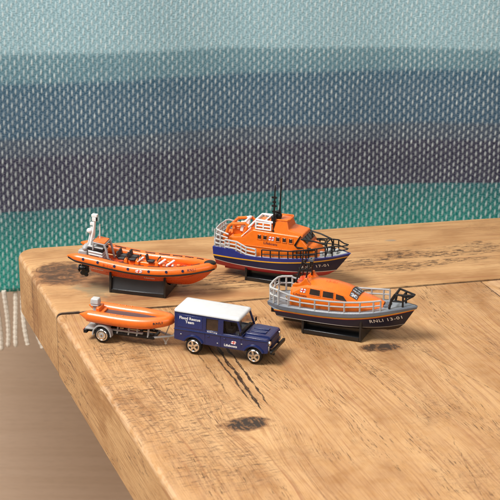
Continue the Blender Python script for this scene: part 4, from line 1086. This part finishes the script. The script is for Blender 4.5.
    ly = [(-12.2, 28.2, 9.75, 24.6), (-12.2, 28.2, 9.72, 25.35), (-11.8, 27.6, 9.2, 26.0), (-11.0, 26.8, 8.2, 26.3)]
    rings = []
    for (xa, xb, hw, z) in ly:
        rc = 1.2; pts = []
        for (cx_, cy_, a0) in ((xb - rc, hw - rc, 0), (xa + rc, hw - rc, 90), (xa + rc, -hw + rc, 180), (xb - rc, -hw + rc, 270)):
            for k in range(4): a = R(a0 + k * 30); pts.append((cx_ + rc * math.cos(a), cy_ + rc * math.sin(a), z - max(0, (cx_ - 10)) * .012))
        rings.append([m.vert(p) for p in pts])
    for i in range(len(rings) - 1):
        for j in range(len(rings[0])): k = len(rings[0]); m.face((rings[i][j], rings[i][(j + 1) % k], rings[i + 1][(j + 1) % k], rings[i + 1][j]), 'roofwhite')
    m.face(rings[-1], 'roofwhite'); m.face(rings[0][::-1], 'roofwhite'); roof = m.build('roof', t, sharp=50)
    # front
    m = MB(); m.box((46.0, 0, 12.0), (.7, 11.4, 5.6), 'navy_hull'); g = m.build('grille', t, .2)
    m = MB()
    for z in (10.2, 11.2, 12.2, 13.2, 14.1): m.box((46.35, 0, z), (.35, 10.6, .3), 'vanblue')
    m.build('grille_bar', g)
    for sy in (-1, 1):
        m = MB(); m.disc((45.95, sy * 7.8, 12.8), (1, 0, 0), 1.5, .6, 'chrome', 20); m.build('headlight', t)
        m = MB(); m.box((45.9, sy * 9.3, 10.4), (.5, .9, 2.6), 'clearplastic'); m.build('indicator_lamp', t, .15)
    m = MB(); m.box((47.7, 0, 8.3), (1.6, 21.2, 1.9), 'black'); m.box((46.4, 6, 8.0), (2, 1, 1.2), 'black'); m.box((46.4, -6, 8.0), (2, 1, 1.2), 'black'); m.ball((47.6, -6.5, 6.3), .9, 'black'); m.build('bumper', t, .3)
    for sy in (-1, 1):
        m = MB(); m.tube([(29.6, sy * 10, 16.3), (30, sy * 11, 17.2)], .25, 'black', 5); m.box((30.1, sy * 11.4, 18.0), (.6, 1.6, 2.3), 'black'); m.build('door_mirror', t, .2)
    m = MB(); m.box((-12.9, 0, 7.6), (1.4, 12, 1.2), 'black'); m.tube([(-12.5, 0, 7.2), (-14.6, 0, 6.4)], .5, 'steel', 8); m.ball((-14.8, 0, 6.8), .8, 'steel'); m.build('tow_bar', t)
    m = MB(); m.box((-12.3, 0, 14), (.4, 9, 12), 'vanblue'); m.box((-12.5, 0, 20), (.3, 7, 4), 'darkglass'); m.build('rear_door', t, .15)
    for x in (0, 37.1):
        for sy in (-1, 1): wheel(t, x, sy * 8.9, 4.9, 4.9, 3.2, sy)
    side_text('Flood Rescue\nTeam', -2.2, 20.2, 2.3, 'white', [o for o in t.children_recursive if o.name.startswith('side_panel')] + [cabn], t, .05, 1.02, -.3, 1.02)
    side_text('Lifeboats', 23.0, 8.8, 2.0, 'white', [body], t, .05, 1.02, -.5, 1.08)
    side_flag(24.9, 11.1, 2.9, 1.9, [body], t)
    side_text('RNLI.org', 11.6, 15.25, 1.2, 'white', [cabn, body], t, .02, 1.15, 0, 1.2, off=.15)
    return t
van()

# ------------------------------------------------------------------ trailer and its little boat
BX, BY, BA = -83.4, -141.7, -18.0
def trailer():
    t = thing('boat_trailer', 'black and grey two wheeled toy trailer hitched behind the navy van', 'trailer', BX, BY, BA)
    m = MB(); m.box((10, -5.2, 5.2), (42, 1.3, 1.6), 'black'); m.box((10, 5.2, 5.2), (42, 1.3, 1.6), 'black')
    for x in (-10.5, 0, 10, 20, 30.4): m.box((x, 0, 5.0), (1.6, 10.4, 1.2), 'black')
    m.box((10, 0, 4.8), (42, 3, 1.4), 'black'); m.box((-10.8, 0, 5.6), (2.2, 17.5, 2.4), 'black'); m.build('frame', t, .25)
    m = MB(); m.prism([(-11, 6.6, 8.2), (-11, 7.6, 8.2), (3, 8.4, 8.0), (3, 7.4, 8.0)], 'railgrey'); m.box((14, -4.9, 7.2), (20, 1.6, 1.0), 'railgrey'); m.box((14, 4.9, 7.2), (20, 1.6, 1.0), 'railgrey'); m.build('bed', t, .2)
    for x in (8.2, 15.2, 20.4, 27.2):
        m = MB()
        for sy in (-1, 1): m.box((x, sy * 4.6, 7.6), (.8, 1.5, 5.0), 'lightgrey', Matrix.Rotation(sy * R(20), 3, 'X'))
        m.build('cradle_post', t, .15)
    for x, y in ((-5.5, -4.5), (-5.5, 4.5), (-1, -4.5), (-1, 4.5)):
        m = MB(); m.box((x, y, 9.4), (1.1, 1.1, 4), 'lightgrey'); m.build('cradle_post', t, .15)
    m = MB(); m.tube([(30, -5, 5.4), (38.5, -.8, 5.6), (42.5, 0, 6.6)], .65, 'lightgrey', 8); m.tube([(30, 5, 5.4), (38.5, .8, 5.6)], .65, 'lightgrey', 8); m.tube([(36, 0, 5.6), (38.8, 0, 12.5)], .35, 'steel', 6); m.box((42.4, 0, 7.0), (2.4, 1.8, 1.6), 'lightgrey'); m.build('drawbar', t)
    m = MB(); m.tube([(33.8, 0, 5.2), (36.2, 0, 1.0), (38.6, 0, 5.4)], .55, 'clearplastic', 7); m.disc((36.2, 0, .7), (0, 1, 0), .7, 1.0, 'clearplastic', 12); m.build('jockey_leg', t)
    for sy in (-1, 1):
        w_ = wheel(t, 0, sy * 8.2, 4.7, 4.7, 2.6, sy, False)
        m = MB(); n = 15
        a_ = [R(186 - k * 192 / n) for k in range(n + 1)]
        for k in range(n):
            for ra, rb, y0, y1 in ((5.3, 5.3, 6.4, 9.9), ):
                P = [(5.3 * math.cos(a_[k]), sy * y0, 4.9 + 5.5 * math.sin(a_[k])), (5.3 * math.cos(a_[k + 1]), sy * y0, 4.9 + 5.5 * math.sin(a_[k + 1])), (5.3 * math.cos(a_[k + 1]), sy * y1, 4.9 + 5.5 * math.sin(a_[k + 1])), (5.3 * math.cos(a_[k]), sy * y1, 4.9 + 5.5 * math.sin(a_[k]))]
                Q = [(p[0] * 1.13, p[1], 4.9 + (p[2] - 4.9) * 1.13) for p in P]
                m.poly(P, 'railgrey'); m.poly(Q, 'railgrey'); m.poly([P[3], P[2], Q[2], Q[3]], 'railgrey'); m.poly([P[0], P[1], Q[1], Q[0]], 'railgrey')
        m.build('mudguard', t, sharp=50)
    m = MB(); m.tube([(0, -8, 4.7), (0, 8, 4.7)], .7, 'black'); m.build('axle', t)
    for sy in (-1, 1):
        m = MB(); m.box((-12.0, sy * 7.2, 6.2), (.4, 2, 1.0), 'redline'); m.build('tail_lamp', t, .1)
    return t
trailer()
def dinghy():
    t = thing('dinghy', 'small orange toy dinghy with grey outboard engine resting on the trailer', 'toy boat', BX, BY, BA, 'toy rescue boats on the table')
    half = [(-14.6, 7.0, 15.4), (-11.2, 7.0, 15.1), (-9.5, 7.05, 15.0), (-8, 7.1, 14.9), (0, 7.2, 14.6), (10, 7.2, 14.3), (20, 7.1, 14.3), (27, 6.2, 14.5), (33, 4.4, 15.1), (37.5, 2.3, 15.7), (39.5, 0, 16.0)]
    cen = crom(half, 50); rad = crom([(r, 0, 0) for r in (.25, 2.1, 3.0, 3.4, 3.5, 3.5, 3.5, 3.4, 3.2, 3.0, 2.9)], 50)
    path = [(p.x, -p.y, p.z) for p in cen[:-1]] + [(p.x, p.y, p.z) for p in reversed(cen)]
    rr = [p.x for p in rad[:-1]] + [p.x for p in reversed(rad)]
    m = MB(); m.tube(path, rr, 'orange_tube', 18); col = m.build('collar', t, sharp=60)
    m = MB(); m.tube([(38, 0, 16.1), (42.6, 0, 16.0)], [2.4, .7], 'orange_tube', 14); m.build('bow_cone', t)
    m = MB(); m.prism([(-8, 12.0, 5.5), (-8, 15.6, 5.0), (26, 15.4, 4.8), (32, 15.8, 2.5), (30, 12.5, 2.0)], 'floorplum'); m.build('floor', t, .2)
    m = MB(); m.prism([(-8, 10.5, 5), (-8, 12.2, 6), (31, 12.8, 3), (26, 10.8, 2.0)], 'orange_hull'); m.build('hull', t, .3)
    m = MB(); m.box((-4.5, 0, 16.4), (2.2, 8, 5.4), 'orange_tube'); m.box((-3.0, 0, 15.2), (3.6, 8, 3.0), 'orange_tube'); m.build('transom', t, .4)
    m = MB(); m.box((-7.2, 0, 21.9), (5.4, 5.0, 3.6), 'lightgrey', None, .86); m.box((-7.2, 0, 19.6), (5.0, 4.6, 1.4), 'railgrey'); e = m.build('outboard_engine', t, .9, 3)
    m = MB(); m.box((-7.4, 0, 14.5), (2.6, 2.2, 9.5), 'lightgrey'); m.tube([(-10, 0, 10.6), (-5.6, 0, 10.6)], 1.0, 'railgrey'); m.build('engine_leg', e, .3)
    for i, x in enumerate((-4, 0.5, 4.6, 8.6, 12.5)):
        m = MB()
        for sy in (-1, 1): m.ball((x, sy * 7.4, 17.75), (.75, .55, .45), 'orange_tube', 8, 5)
        m.build('rope_fitting', col)
    side_text('RNLI', 34.2, 15.8, 1.8, 'seatblack', [col], t, .05, 1.15, 7, 1.25, off=.22)
    return t
dinghy()

# ------------------------------------------------------------------ camera
cam = bpy.data.cameras.new('camera'); co = bpy.data.objects.new('camera', cam); COL.objects.link(co)
PITCH = R(21)
co.location = (0, -1132 * math.cos(PITCH) * S, 1132 * math.sin(PITCH) * S)
co.rotation_euler = (math.pi / 2 - PITCH, 0, 0)
cam.sensor_width = 36; cam.lens = 1700 / 500 * 36
cam.clip_start = .01; cam.clip_end = 50
cam.dof.use_dof = True; cam.dof.focus_distance = 1.04; cam.dof.aperture_fstop = 40
scene.camera = co

# ------------------------------------------------------------------ light: studio softboxes
wd = bpy.data.worlds.new('World'); scene.world = wd; wd.use_nodes = True
bg = wd.node_tree.nodes['Background']; bg.inputs[0].default_value = (1.0, .98, .95, 1); bg.inputs[1].default_value = .26
def area(name, loc, target, sx, sy, power, col=(1, 1, 1)):
    l = bpy.data.lights.new(name, 'AREA'); l.shape = 'RECTANGLE'; l.size = sx; l.size_y = sy; l.energy = power; l.color = col
    o = bpy.data.objects.new(name, l); COL.objects.link(o); o.location = loc
    o.rotation_euler = (Vector(target) - Vector(loc)).to_track_quat('-Z', 'Y').to_euler()
    return o
area('key_softbox', (-.80, -.55, 1.35), (0, -.05, 0), .60, .60, 41, (1, .98, .95))
area('back_softbox', (-.25, .62, 1.35), (0, -.1, 0), .9, .5, 13, (1, .98, .96))
area('fill_softbox', (.6, -1.5, 1.1), (0, 0, 0), 1.0, .8, 6.5, (1, .985, .97))
scene.view_settings.view_transform = 'Standard'; scene.view_settings.look = 'None'
scene.view_settings.exposure = 0; scene.view_settings.gamma = 1
scene.cycles.max_bounces = 8
